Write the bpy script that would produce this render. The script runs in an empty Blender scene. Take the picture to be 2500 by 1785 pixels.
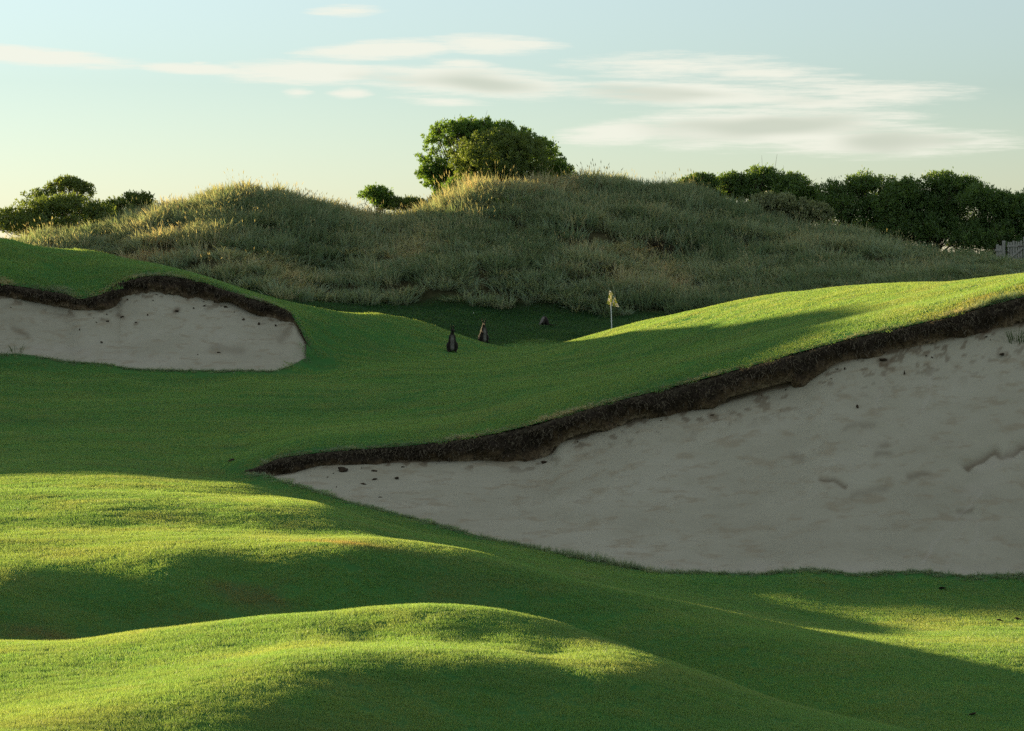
import bpy, bmesh, math, random
import numpy as np
from mathutils import Vector, Matrix, Euler

# ------------------------------------------------------------------ camera, sky, sun, exposure
scene = bpy.context.scene
C = scene.collection
F = 5903.0            # focal length in pixels of the 2500 px wide photograph (85 mm lens)
CX, VH = 1250.0, 640.0
EYE = 4.2
cam_d = bpy.data.cameras.new('camera')
cam_d.sensor_width = 36.0
cam_d.lens = F / 2500 * 36
cam_d.shift_y = -(892.5 - VH) / 2500
cam_d.clip_start = 0.1
cam_d.clip_end = 20000
cam = bpy.data.objects.new('camera', cam_d)
cam.location = (0, 0, EYE)
cam.rotation_euler = (math.radians(90), 0, 0)
C.objects.link(cam)
scene.camera = cam

SUN_AZ = math.radians(46)      # to the left of the view direction
SUN_EL = math.radians(4.2)
sun_vec = Vector((-math.sin(SUN_AZ) * math.cos(SUN_EL), math.cos(SUN_AZ) * math.cos(SUN_EL), math.sin(SUN_EL)))
sl = bpy.data.lights.new('sun', 'SUN')
sl.energy = 5.0
sl.angle = math.radians(0.55)
sl.color = (1.0, 0.79, 0.44)
so = bpy.data.objects.new('sun', sl)
so.rotation_euler = sun_vec.to_track_quat('Z', 'Y').to_euler()
so.location = (-60, 60, 40)
C.objects.link(so)

world = bpy.data.worlds.new('World')
scene.world = world
world.use_nodes = True
wt = world.node_tree
wt.nodes.clear()
def wn(t, **kw):
    n = wt.nodes.new(t)
    for k, v in kw.items():
        setattr(n, k, v)
    return n
def wl(a, b): wt.links.new(a, b)
def wmath(op, a, b=None, c=None, clamp=False):
    n = wn('ShaderNodeMath', operation=op, use_clamp=clamp)
    for i, x in enumerate((a, b, c)):
        if x is None: continue
        if isinstance(x, (int, float)): n.inputs[i].default_value = x
        else: wl(x, n.inputs[i])
    return n.outputs[0]
sky = wn('ShaderNodeTexSky', sky_type='NISHITA', sun_disc=False)
sky.sun_elevation = SUN_EL
sky.sun_rotation = -SUN_AZ
sky.altitude = 0
sky.air_density = 1.0
sky.dust_density = 0.05
sky.ozone_density = 4.0
hs = wn('ShaderNodeHueSaturation')
hs.inputs['Saturation'].default_value = 0.47
wl(sky.outputs[0], hs.inputs['Color'])
tintn = wn('ShaderNodeMixRGB', blend_type='MULTIPLY')
tintn.inputs[0].default_value = 1.0
tintn.inputs[2].default_value = (0.965, 0.96, 0.86, 1)
wl(hs.outputs[0], tintn.inputs[1])
sky_col = tintn.outputs[0]
# thin cloud streaks, laid out in azimuth and elevation
tc = wn('ShaderNodeTexCoord')
sep = wn('ShaderNodeSeparateXYZ'); wl(tc.outputs['Generated'], sep.inputs[0])
az = wmath('ARCTAN2', sep.outputs[0], sep.outputs[1])
el = wmath('ARCSINE', sep.outputs[2])
comb = wn('ShaderNodeCombineXYZ'); wl(az, comb.inputs[0]); wl(el, comb.inputs[1])
def stretched_noise(sx, sy, scale, detail, rough, off=0.0):
    m = wn('ShaderNodeMapping'); m.inputs['Scale'].default_value = (sx, sy, 1); m.inputs['Location'].default_value = (off, off * .7, off)
    wl(comb.outputs[0], m.inputs[0])
    n = wn('ShaderNodeTexNoise'); n.inputs['Scale'].default_value = scale
    n.inputs['Detail'].default_value = detail; n.inputs['Roughness'].default_value = rough
    wl(m.outputs[0], n.inputs['Vector'])
    return n.outputs['Fac']
CLOUDS = [  # x0, y0, x1, y1, half thickness (photo px), softness weight
    (-320, 124, 420, 168, 19, 1.0), (-700, 150, 60, 140, 17, .9), (300, 166, 640, 178, 13, 1.0),
    (470, 178, 1000, 180, 26, 1.0), (800, 178, 1500, 222, 32, 1.0), (1250, 214, 2150, 250, 26, .9),
    (700, 136, 1180, 108, 22, .95), (1000, 104, 1390, 112, 22, .9),
    (1340, 166, 1960, 160, 30, .62), (1600, 158, 2130, 205, 30, .55), (1850, 225, 2420, 238, 28, .62),
    (1640, 262, 2330, 262, 20, .55), (1340, 335, 1700, 312, 30, .9), (1420, 318, 2320, 312, 46, 1.0), (1750, 345, 2520, 352, 34, .85),
    (740, 30, 950, 27, 14, .75), (680, 230, 770, 228, 11, .6), (790, 230, 920, 226, 13, .65),
    (930, 240, 1220, 252, 13, .6), (1030, 152, 1230, 158, 11, .6), (440, 160, 530, 157, 8, .5),
    (2560, 200, 3400, 240, 40, .8), (2700, 380, 3600, 340, 40, .8)]
nz1 = stretched_noise(8, 70, 2.2, 6, 0.68)
nz2 = stretched_noise(13, 190, 3.0, 6, 0.72, 3.1)
cm = None; gm = None
GREY = (4, 5, 13, 14)
for ci_, (x0, y0, x1, y1, th, wgt) in enumerate(CLOUDS):
    ax0, ax1 = math.atan((x0 - CX) / F), math.atan((x1 - CX) / F)
    ey0, ey1 = math.atan((VH - y0) / F), math.atan((VH - y1) / F)
    m = wn('ShaderNodeMapping', vector_type='TEXTURE')
    m.inputs['Location'].default_value = ((ax0 + ax1) / 2, (ey0 + ey1) / 2, 0)
    m.inputs['Rotation'].default_value = (0, 0, math.atan2(ey1 - ey0, ax1 - ax0))
    m.inputs['Scale'].default_value = (math.hypot(ax1 - ax0, ey1 - ey0) / 2 * 1.1, th * 1.5 / F, 1)
    wl(comb.outputs[0], m.inputs[0])
    ln = wn('ShaderNodeVectorMath', operation='LENGTH'); wl(m.outputs[0], ln.inputs[0])
    e = wmath('MULTIPLY', wmath('SUBTRACT', 1.0, ln.outputs['Value'], clamp=True), wgt)
    e = wmath('POWER', e, 0.6)
    cm = e if cm is None else wmath('MAXIMUM', cm, e)
    if ci_ in GREY: gm = e if gm is None else wmath('MAXIMUM', gm, e)
dens = wmath('ADD', cm, wmath('MULTIPLY', wmath('SUBTRACT', nz1, 0.5), 0.75))
dens = wmath('ADD', dens, wmath('MULTIPLY', wmath('SUBTRACT', nz2, 0.5), 0.95))
dens = wmath('MULTIPLY', dens, wmath('GREATER_THAN', cm, 0.001))
mr = wn('ShaderNodeMapRange', interpolation_type='SMOOTHSTEP')
mr.inputs['From Min'].default_value = 0.20; mr.inputs['From Max'].default_value = 0.78
wl(dens, mr.inputs['Value'])
# rest of the sky: unseen cloud cover, thickened to lift the fill in shade
nz3 = stretched_noise(2.2, 14, 1.6, 3, 0.55, 7.7)
mr2 = wn('ShaderNodeMapRange', interpolation_type='SMOOTHSTEP')
mr2.inputs['From Min'].default_value = 0.40; mr2.inputs['From Max'].default_value = 0.68; mr2.inputs['To Max'].default_value = 0.75
wl(nz3, mr2.inputs['Value'])
out_of_view = wn('ShaderNodeMapRange', interpolation_type='SMOOTHSTEP')
out_of_view.inputs['From Min'].default_value = 0.13; out_of_view.inputs['From Max'].default_value = 0.2
wl(el, out_of_view.inputs['Value'])
cover = wmath('MAXIMUM', mr.outputs[0], wmath('MULTIPLY', mr2.outputs[0], out_of_view.outputs[0]))
# thick parts are slightly greyer than the thin sunlit rims
nz4 = stretched_noise(12, 70, 1.5, 1, 0.5, 1.3)
thick = wn('ShaderNodeMapRange', interpolation_type='SMOOTHSTEP')
thick.inputs['From Min'].default_value = 0.45; thick.inputs['From Max'].default_value = 1.0
wl(wmath('ADD', gm, wmath('MULTIPLY', wmath('SUBTRACT', nz4, 0.5), 1.1)), thick.inputs['Value'])
SKY_S = 0.11
ccol = wn('ShaderNodeMixRGB')
ccol.inputs[1].default_value = (0.290 / SKY_S, 0.288 / SKY_S, 0.250 / SKY_S, 1)
ccol.inputs[2].default_value = (0.200 / SKY_S, 0.210 / SKY_S, 0.176 / SKY_S, 1)
wl(thick.outputs[0], ccol.inputs[0])
cmix = wn('ShaderNodeMixRGB'); wl(wmath('MULTIPLY', cover, 0.86), cmix.inputs[0]); wl(sky_col, cmix.inputs[1]); wl(ccol.outputs[0], cmix.inputs[2])
bg = wn('ShaderNodeBackground'); bg.inputs['Strength'].default_value = SKY_S
wl(cmix.outputs[0], bg.inputs['Color'])
wo = wn('ShaderNodeOutputWorld'); wl(bg.outputs[0], wo.inputs['Surface'])

world.cycles.sampling_method = 'MANUAL'
world.cycles.sample_map_resolution = 256

vs = scene.view_settings
vs.view_transform = 'Standard'; vs.look = 'None'; vs.gamma = 1.0; vs.use_curve_mapping = False
vs.exposure = 1.67
scene.cycles.use_denoising = False
scene.cycles.use_adaptive_sampling = True
scene.cycles.adaptive_threshold = 0.02
scene.cycles.max_bounces = 6
scene.cycles.diffuse_bounces = 2
scene.cycles.transmission_bounces = 4
scene.cycles.transparent_max_bounces = 8
scene.cycles.sample_clamp_indirect = 6.0

# ------------------------------------------------------------------ helpers
rng = np.random.default_rng(7)
def P(u, v, d):
    """photo pixel + distance -> world point"""
    return Vector((d * (u - CX) / F, d, EYE - d * (v - VH) / F))

def _hash(ix, iy, seed):
    n = (ix.astype(np.int64) * 374761393 + iy.astype(np.int64) * 668265263 + seed * 974634777) & 0x7fffffff
    n = ((n ^ (n >> 13)) * 1274126177) & 0x7fffffff
    n = n ^ (n >> 16)
    return (n & 0xffff) / 65535.0
def vnoise(x, y, seed=0):
    x = np.asarray(x, float); y = np.asarray(y, float)
    ix = np.floor(x); iy = np.floor(y); fx = x - ix; fy = y - iy
    fx = fx * fx * fx * (fx * (fx * 6 - 15) + 10); fy = fy * fy * fy * (fy * (fy * 6 - 15) + 10)
    a = _hash(ix, iy, seed); b = _hash(ix + 1, iy, seed); c = _hash(ix, iy + 1, seed); d = _hash(ix + 1, iy + 1, seed)
    return (a + (b - a) * fx) * (1 - fy) + (c + (d - c) * fx) * fy - 0.5
def fbm(x, y, octv=4, seed=0, gain=0.5):
    s = 0; a = 1.0
    for o in range(octv):
        ang = 0.6 * o
        xr = x * math.cos(ang) - y * math.sin(ang); yr = x * math.sin(ang) + y * math.cos(ang)
        s = s + a * vnoise(xr * 2 ** o + 13.7 * o, yr * 2 ** o - 5.1 * o, seed + o)
        a *= gain
    return s
def sstep(a, b, x):
    t = np.clip((np.asarray(x, float) - a) / (b - a), 0, 1)
    return t * t * (3 - 2 * t)
def pchip(xs, ys):
    xs = np.array(xs, float); ys = np.array(ys, float)
    h = np.diff(xs); dl = np.diff(ys) / h
    m = np.zeros_like(ys)
    m[0], m[-1] = dl[0], dl[-1]
    for i in range(1, len(xs) - 1):
        if dl[i - 1] * dl[i] > 0:
            w1 = 2 * h[i] + h[i - 1]; w2 = h[i] + 2 * h[i - 1]
            m[i] = (w1 + w2) / (w1 / dl[i - 1] + w2 / dl[i])
    def f(x):
        x = np.clip(np.asarray(x, float), xs[0], xs[-1])
        i = np.clip(np.searchsorted(xs, x) - 1, 0, len(xs) - 2)
        t = (x - xs[i]) / h[i]
        return ((1 + 2 * t) * (1 - t) ** 2 * ys[i] + t * (1 - t) ** 2 * h[i] * m[i]
                + t * t * (3 - 2 * t) * ys[i + 1] + t * t * (t - 1) * h[i] * m[i + 1])
    return f

def mesh_from(name, verts, faces, mat=None, smooth=True, attrs=None):
    """verts (n,3), faces (m,k) arrays -> mesh datablock, fast"""
    verts = np.asarray(verts, np.float32); faces = np.asarray(faces, np.int32)
    me = bpy.data.meshes.new(name)
    k = faces.shape[1]
    me.vertices.add(len(verts)); me.vertices.foreach_set('co', verts.ravel())
    me.loops.add(faces.size); me.loops.foreach_set('vertex_index', faces.ravel())
    me.polygons.add(len(faces)); me.polygons.foreach_set('loop_start', np.arange(0, faces.size, k, dtype=np.int32))
    me.polygons.foreach_set('loop_total', np.full(len(faces), k, np.int32))
    if smooth: me.polygons.foreach_set('use_smooth', np.ones(len(faces), bool))
    if attrs:
        for an, av in attrs.items():
            at = me.attributes.new(an, 'FLOAT', 'POINT'); at.data.foreach_set('value', np.asarray(av, np.float32).ravel())
    me.update(calc_edges=True)
    if mat: me.materials.append(mat)
    return me
def link(name, data, parent=None, label=None, cat=None, group=None, kind=None, loc=None):
    o = bpy.data.objects.new(name, data)
    C.objects.link(o)
    if parent is not None: o.parent = parent
    if label: o['label'] = label
    if cat: o['category'] = cat
    if group: o['group'] = group
    if kind: o['kind'] = kind
    if loc is not None: o.location = loc
    return o
def grid_faces(nr, nc):
    r, c = np.meshgrid(np.arange(nr - 1), np.arange(nc - 1), indexing='ij')
    a = (r * nc + c).ravel()
    return np.stack([a, a + 1, a + nc + 1, a + nc], 1)

class Mat:
    """small helper round a node tree"""
    def __init__(s, name):
        s.m = bpy.data.materials.new(name); s.m.use_nodes = True
        s.t = s.m.node_tree; s.t.nodes.clear()
        s.out = s.t.nodes.new('ShaderNodeOutputMaterial')
    def n(s, t, **kw):
        x = s.t.nodes.new(t)
        for k, v in kw.items(): setattr(x, k, v)
        return x
    def l(s, a, b): s.t.links.new(a, b)
    def put(s, sock, val):
        if hasattr(val, 'is_linked') or hasattr(val, 'links'): s.l(val, sock)
        elif isinstance(val, (tuple, list)): sock.default_value = tuple(val) if len(val) != 3 or sock.type == 'VECTOR' else (*val, 1)
        else: sock.default_value = val
    def pos(s):
        return s.n('ShaderNodeNewGeometry').outputs['Position']
    def objco(s):
        return s.n('ShaderNodeTexCoord').outputs['Object']
    def noise(s, scale, detail=4, rough=0.55, vec=None, stretch=None):
        n = s.n('ShaderNodeTexNoise'); n.inputs['Scale'].default_value = scale
        n.inputs['Detail'].default_value = detail; n.inputs['Roughness'].default_value = rough
        v = vec if vec is not None else s.pos()
        if stretch:
            mp = s.n('ShaderNodeMapping'); mp.inputs['Scale'].default_value = stretch; s.l(v, mp.inputs[0]); v = mp.outputs[0]
        s.l(v, n.inputs['Vector'])
        return n.outputs['Fac']
    def ramp(s, fac, stops):
        r = s.n('ShaderNodeValToRGB'); el = r.color_ramp.elements
        while len(el) < len(stops): el.new(0.5)
        for e, (p, c) in zip(el, stops): e.position = p; e.color = (*c, 1) if len(c) == 3 else c
        s.l(fac, r.inputs[0]); return r.outputs[0]
    def mix(s, fac, a, b, mode='MIX'):
        x = s.n('ShaderNodeMixRGB', blend_type=mode); s.put(x.inputs[0], fac); s.put(x.inputs[1], a); s.put(x.inputs[2], b)
        return x.outputs[0]
    def math(s, op, a, b=0.0, clamp=False):
        x = s.n('ShaderNodeMath', operation=op, use_clamp=clamp); s.put(x.inputs[0], a); s.put(x.inputs[1], b); return x.outputs[0]
    def attr(s, name, inst=False):
        a = s.n('ShaderNodeAttribute', attribute_name=name)
        if inst: a.attribute_type = 'INSTANCER'
        return a.outputs['Fac']
    def maprange(s, v, a, b, c=0.0, d=1.0):
        x = s.n('ShaderNodeMapRange', interpolation_type='SMOOTHSTEP'); s.put(x.inputs['Value'], v)
        for nm, q in zip(('From Min', 'From Max', 'To Min', 'To Max'), (a, b, c, d)): x.inputs[nm].default_value = q
        return x.outputs[0]
    def bsdf(s, col, rough=0.9, spec=0.15, bump=None, bump_s=0.3, bump_d=0.02):
        b = s.n('ShaderNodeBsdfPrincipled'); s.put(b.inputs['Base Color'], col)
        s.put(b.inputs['Roughness'], rough); b.inputs['Specular IOR Level'].default_value = spec
        if bump is not None:
            bn = s.n('ShaderNodeBump'); bn.inputs['Strength'].default_value = bump_s; bn.inputs['Distance'].default_value = bump_d
            s.l(bump, bn.inputs['Height']); s.l(bn.outputs[0], b.inputs['Normal'])
        s.l(b.outputs[0], s.out.inputs['Surface']); return s.m
    def leafy(s, col, trans_col, amount=0.4, gloss=0.0):
        d = s.n('ShaderNodeBsdfDiffuse'); s.put(d.inputs[0], col)
        t = s.n('ShaderNodeBsdfTranslucent'); s.put(t.inputs[0], trans_col)
        m = s.n('ShaderNodeMixShader'); m.inputs[0].default_value = amount
        s.l(d.outputs[0], m.inputs[1]); s.l(t.outputs[0], m.inputs[2])
        o = m.outputs[0]
        if gloss > 0:
            g = s.n('ShaderNodeBsdfGlossy'); g.inputs['Roughness'].default_value = 0.45; g.inputs[0].default_value = (.8, .8, .8, 1)
            m2 = s.n('ShaderNodeMixShader'); m2.inputs[0].default_value = gloss
            s.l(o, m2.inputs[1]); s.l(g.outputs[0], m2.inputs[2]); o = m2.outputs[0]
        s.l(o, s.out.inputs['Surface']); return s.m

# ------------------------------------------------------------------ ground form
# bunker edges in photo pixels, with the distance of the ground they lie on
F2_v = pchip([-400, 590, 650, 700, 850, 1000, 1200, 1400, 1600, 1850, 2100, 2500, 3400],
             [1160, 1160, 1168, 1177, 1222, 1262, 1312, 1357, 1396, 1401, 1403, 1413, 1440])
F2_d = pchip([-3000, 590, 700, 850, 1000, 1200, 1400, 1600, 1850, 2500, 3400],
             [36.2, 36.2, 35.2, 33.6, 32.4, 31.1, 30.2, 29.4, 29.2, 28.8, 28.8])
L2_v = pchip([-400, 590, 620, 700, 780, 900, 1000, 1150, 1300, 1400, 1500, 1600, 1700, 1800, 1900, 1960, 2050, 2150, 2300, 2400, 2500, 2700, 3400],
             [1156, 1152, 1136, 1112, 1103, 1093, 1085, 1067, 1036, 1006, 980, 955, 931, 905, 876, 860, 834, 812, 775, 748, 722, 690, 660])
L2_d = pchip([-3000, 590, 650, 800, 1200, 1600, 2000, 2500, 3000, 3400],
             [36.45, 36.45, 36.4, 36.4, 36.3, 36.2, 36.2, 36.0, 35.2, 34])
L2_b = pchip([590, 640, 700, 740, 800, 850, 900, 1000, 1150, 1300, 1345, 1370, 1420, 1500, 1600, 1700, 1800, 1900, 1960, 2000, 2050, 2150, 2300, 2400, 2500, 3400],
             [1158, 1164, 1156, 1146, 1134, 1132, 1132, 1128, 1124, 1120, 1108, 1080, 1066, 1042, 1016, 998, 972, 946, 930, 906, 884, 862, 828, 808, 788, 730])
F1_v = pchip([-900, -300, 0, 165, 330, 440, 560, 650, 700, 760, 1400], [840, 850, 866, 881, 898, 903, 906, 906, 896, 880, 880])
F1_d = pchip([-900, 0, 165, 330, 650, 700, 760, 1400, 5000], [62, 62, 61.3, 60.6, 60.2, 61.0, 63.2, 63.2, 63.2])
L1_v = pchip([-900, -300, -80, 0, 80, 150, 185, 215, 250, 275, 300, 345, 385, 440, 500, 560, 600, 640, 690, 712, 725, 745, 760, 1400],
             [720, 700, 690, 690, 701, 714, 724, 726, 718, 700, 686, 677, 673, 679, 691, 714, 728, 739, 756, 767, 793, 822, 850, 850])
L1_d = pchip([-900, -300, 0, 150, 200, 240, 300, 400, 500, 600, 690, 725, 760, 1400, 5000],
             [65, 66, 66.3, 66.0, 65.3, 65.4, 66.4, 66.8, 67, 66.6, 65.6, 64.6, 63.8, 63.8, 63.8])
L1_b = pchip([-900, -300, 0, 80, 150, 185, 215, 245, 262, 285, 300, 330, 370, 440, 500, 560, 590, 640, 690, 715, 735, 760],
             [760, 735, 722, 735, 750, 756, 757, 752, 748, 738, 722, 716, 711, 719, 728, 738, 752, 770, 780, 786, 816, 866])

ctrl = []      # (u, d, h) with h = metres below the eye
def cp(u, v, d): ctrl.append((u, d, d * (v - VH) / F))
def ch(u, d, h): ctrl.append((u, d, h))
# around and below the frame
for u in (-1500, -500, 500, 1250, 2000, 3000, 4000):
    ch(u, 3, 1.7); ch(u, 6, 2.0)
for u in (-1500, -600): ch(u, 9, 2.2)
ch(0, 9.3, 2.12); ch(600, 9.3, 2.2)
for u, h in ((1000, 2.36), (1500, 2.48), (2100, 2.6), (3000, 2.75), (4000, 2.8)): ch(u, 9.8, h)
# bottom of the frame
cp(0, 1785, 11.3); cp(350, 1785, 11.5); cp(700, 1785, 11.8); cp(1000, 1785, 12.2); cp(1300, 1785, 12.4); cp(1700, 1785, 12.5); cp(2100, 1785, 12.6)
# nearest crest (soft)
for u, v, d in ((-300, 1775, 11.9), (0, 1752, 12.0), (270, 1706, 12.4), (450, 1670, 12.8), (680, 1610, 13.4), (860, 1589, 13.7), (1000, 1592, 13.7), (1130, 1602, 13.6), (1264, 1622, 13.5), (1428, 1652, 13.3), (1650, 1705, 13.1), (1900, 1760, 12.9)): cp(u, v, d)
# dip behind it
for u, v, d in ((0, 1690, 13.3), (300, 1650, 13.9), (600, 1585, 14.6), (900, 1560, 15.0), (1150, 1566, 14.9), (1350, 1592, 14.6)): cp(u, v, d)
# second crest (outline)
R2 = ((-500, 1590, 16.4), (0, 1573, 16.5), (330, 1555, 16.8), (495, 1544, 17.0), (660, 1528, 17.1), (880, 1516, 17.2), (1044, 1511, 17.2), (1210, 1519, 17.0), (1375, 1547, 16.6), (1540, 1594, 16.0), (1760, 1671, 15.2), (1980, 1738, 14.5), (2200, 1790, 14.0), (2600, 1850, 13.5))
for u, v, d in R2: cp(u, v, d)
# hollow behind it
for u, d, h in ((-500, 18.6, 2.9), (0, 18.6, 2.93), (350, 18.9, 3.16), (700, 19.2, 3.36), (1000, 19.3, 3.45), (1250, 19.0, 3.45), (1500, 18.2, 3.34), (1750, 17.2, 3.32), (2000, 16.5, 3.3), (2300, 16.0, 3.25), (2800, 15.6, 3.25)): ch(u, d, h)
# third crest
R3 = ((-500, 1372, 21.6), (0, 1362, 22.0), (275, 1345, 22.4), (495, 1329, 22.8), (770, 1323, 23.0), (935, 1336, 22.9), (1100, 1364, 22.6), (1264, 1402, 22.2), (1430, 1450, 21.7), (1650, 1517, 20.8), (1870, 1568, 20.0), (2090, 1617, 19.4), (2300, 1659, 18.9), (2500, 1696, 18.5), (3000, 1760, 18))
for u, v, d in R3: cp(u, v, d)
for u, v, d in ((0, 1440, 20.0), (400, 1420, 20.85), (700, 1388, 21.5), (850, 1385, 21.6)): cp(u, v, d)
# behind the third crest
for u, v, d in ((0, 1330, 23.2), (300, 1316, 23.9), (550, 1305, 24.6), (0, 1296, 25.0), (300, 1290, 25.6), (560, 1287, 25.9), (700, 1303, 25.5), (800, 1312, 25.2), (900, 1310, 25.6), (1000, 1328, 25.4),
                (600, 1262, 26.8), (800, 1265, 27.4), (0, 1262, 26.6), (300, 1235, 27.6), (300, 1205, 29.6), (600, 1212, 30.8), (600, 1182, 33.4), (760, 1228, 30.6), (0, 1215, 29.0),
                (0, 1160, 33.0), (300, 1160, 33.4), (1000, 1300, 29.2), (1200, 1370, 26.8), (1200, 1340, 28.9), (1400, 1400, 27.2), (1400, 1430, 24.5), (1600, 1450, 25.8), (1600, 1420, 28.0), (1700, 1480, 24.2), (1900, 1450, 27.3), (2000, 1510, 25.0), (2000, 1425, 28.3), (2250, 1540, 24.1), (2250, 1450, 27.5), (2500, 1480, 26.9), (2500, 1600, 20.4), (1900, 1538, 21.5), (2250, 1606, 20.0)): cp(u, v, d)
for u in (3000, 3800): ch(u, 20, 3.4); ch(u, 26, 3.6)
# bunker edges
for u in (600, 680, 760, 850, 1000, 1200, 1400, 1600, 1850, 2100, 2350, 2600, 3000): cp(u, float(F2_v(u)), float(F2_d(u)))
for u in (600, 680, 780, 900, 1050, 1200, 1350, 1500, 1650, 1800, 1950, 2100, 2250, 2400, 2550, 2800, 3300): cp(u, float(L2_v(u)), float(L2_d(u)))
for u in (-300, 0, 165, 330, 440, 560, 650, 700, 755): cp(u, float(F1_v(u)), float(F1_d(u)))
for u in (-300, -80, 0, 80, 150, 215, 270, 300, 345, 385, 440, 500, 560, 600, 640, 690, 712, 730, 755): cp(u, float(L1_v(u)), float(L1_d(u)))
# shaded fairway
for u, v, d in ((0, 1100, 38.6), (300, 1090, 39.6), (600, 1098, 39.6), (0, 1040, 44), (300, 1020, 46), (600, 1020, 45.6), (850, 1035, 43.5), (1100, 1010, 43.5), (0, 980, 50), (300, 965, 52), (600, 965, 51.5), (900, 960, 52), (1150, 945, 51), (0, 915, 57), (300, 930, 56.6), (600, 925, 57.4), (850, 905, 60),
                (1000, 892, 63), (850, 875, 65), (1000, 873, 68), (1150, 905, 60), (1150, 880, 67), (1300, 940, 48), (1500, 920, 46), (1300, 890, 59), (1500, 875, 56), (1700, 860, 47), (1700, 815, 56), (1900, 815, 44), (1900, 775, 52), (2100, 770, 42), (2100, 735, 49), (2300, 735, 41), (2300, 708, 46), (2450, 700, 40.5)): cp(u, v, d)
# right hill outline
RH = ((1290, 862, 74), (1400, 845, 76), (1490, 830, 76), (1560, 810, 74), (1640, 786, 72), (1813, 753, 68), (1980, 722, 64), (2140, 707, 60), (2286, 701, 57), (2340, 695, 53), (2420, 683, 51), (2500, 673, 50), (2800, 650, 48))
for u, v, d in RH: cp(u, v, d)
for u, d, h in ((1560, 79, 2.75), (1800, 74, 2.1), (2100, 68, 1.7), (2350, 64, 1.55), (2600, 60, 1.2), (1800, 82, 2.5), (2200, 78, 2.2), (2600, 74, 1.7)): ch(u, d, h)
# saddle and far green
for u, v, d in ((1240, 850, 80), (1310, 848, 81), (1400, 852, 81)): cp(u, v, d)
for u, d, h in ((1240, 85, 2.95), (1400, 86, 2.95)): ch(u, d, h)
# left bank outline
LB = ((-300, 560, 72), (0, 588, 73), (220, 616, 73.5), (440, 661, 74), (570, 703, 74.5), (680, 736, 75), (770, 753, 76), (935, 769, 78), (1044, 793, 79), (1154, 829, 79.5), (1200, 842, 80))
for u, v, d in LB: cp(u, v, d)
for u, v, d in ((0, 640, 69), (150, 665, 69), (300, 650, 70), (440, 668, 71), (570, 706, 71), (680, 750, 70), (770, 785, 70), (770, 840, 66), (850, 800, 72), (850, 840, 69), (950, 835, 72), (1050, 840, 74), (1150, 856, 75)): cp(u, v, d)
# flat behind the bank
for u, d, h in ((-300, 84, 0.6), (0, 83, 1.1), (220, 83, 1.3), (440, 83, 1.5), (600, 84, 2.0), (770, 85, 2.3), (950, 86, 2.75), (1100, 87, 2.95)): ch(u, d, h)
for u, v, d in ((700, 748, 92), (850, 775, 91), (1100, 800, 91), (1300, 800, 91), (1500, 800, 91), (1650, 785, 90), (770, 738, 96), (1000, 742, 97), (1250, 752, 97), (1450, 762, 96.5), (1650, 768, 95)): cp(u, v, d)
for u, d, h in ((440, 93, 1.6), (200, 93, 1.1), (0, 94, 1.0), (-300, 98, 0.9), (0, 103, 0.5), (300, 99, 0.9), (300, 104.5, 0.35), (470, 99, 0.8), (380, 102, 0.6), (1850, 93, 1.9), (2100, 90, 1.5), (2300, 88, 1.2), (2500, 86, 0.9), (2800, 84, 0.6)): ch(u, d, h)
# dune: crest (soil level, under the long grass)
DC = ((-300, 630, 112), (0, 612, 112), (130, 600, 112), (250, 574, 112), (330, 538, 112), (430, 520, 113), (540, 501, 114), (620, 490, 114), (690, 489, 114), (760, 506, 114), (850, 532, 114), (930, 547, 115), (1010, 540, 116), (1080, 508, 116), (1140, 478, 116), (1220, 473, 116), (1310, 470, 117), (1400, 468, 118), (1480, 468, 118), (1580, 480, 118), (1680, 496, 117), (1800, 528, 116), (1950, 566, 114), (2100, 594, 112), (2250, 622, 110), (2400, 655, 106), (2500, 668, 103), (2800, 690, 100))
for u, v, d in DC: cp(u, v, d)
for u, v, d in ((600, 580, 105), (800, 620, 105), (1000, 620, 106), (1250, 560, 108), (1250, 660, 101), (1450, 550, 109), (1450, 660, 102), (1700, 610, 107), (1900, 640, 104), (2100, 660, 102), (400, 612, 105.5), (2300, 668, 99)): cp(u, v, d)
# behind the dune
for u, d, h in ((-300, 125, 0.6), (0, 125, 0.4), (300, 125, 0.0), (600, 126, -1.0), (900, 128, -0.6), (1250, 128, -2.2), (1550, 129, -1.8), (1850, 127, -0.4), (2150, 124, 0.6), (2500, 118, 1.0), (2800, 116, 1.2)): ch(u, d, h)
for u in (-600, 0, 600, 1250, 1900, 2500, 3200): ch(u, 150, 1.5)
# unseen dunes left of the frame, added and shaped to shade the fairway
for u, d, h in ((-700, 33, 3.1), (-700, 40, 2.9), (-765, 46, 2.6), (-765, 50.4, 1.7), (-765, 53, 1.0), (-1066, 43, 2.6), (-1066, 47.4, 1.95), (-1066, 50, 1.3), (-1399, 40, 2.4), (-1399, 43.9, 1.7), (-1399, 47, 1.4),
                (-440, 60, -0.3), (-440, 66, -1.0), (-910, 64, -1.5), (-700, 72, -1.9), (-480, 80, -1.8), (-500, 90, -0.4), (-1100, 80, -1.8), (-1425, 57, 1.1), (-1700, 60, 0.9), (-1550, 68, -0.3), (-500, 101, 0.7), (-700, 110, 0.3),
                (-1900, 50, 1.5), (-2100, 42, 1.9), (-2300, 60, 0.8), (-2000, 80, -0.6), (-1400, 20, 2.9), (-1400, 30, 2.95), (-1400, 115, 0.0), (-1400, 130, 0.4),
                (-2400, 20, 2.8), (-2400, 30, 2.5), (-2700, 75, 0.3), (-2400, 100, 0.0), (-2400, 130, 0.3), (-3600, 20, 2.5), (-3600, 40, 1.9), (-3600, 60, 1.0), (-3600, 80, 0.4), (-3600, 130, 0.5)): ch(u, d, h)
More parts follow.
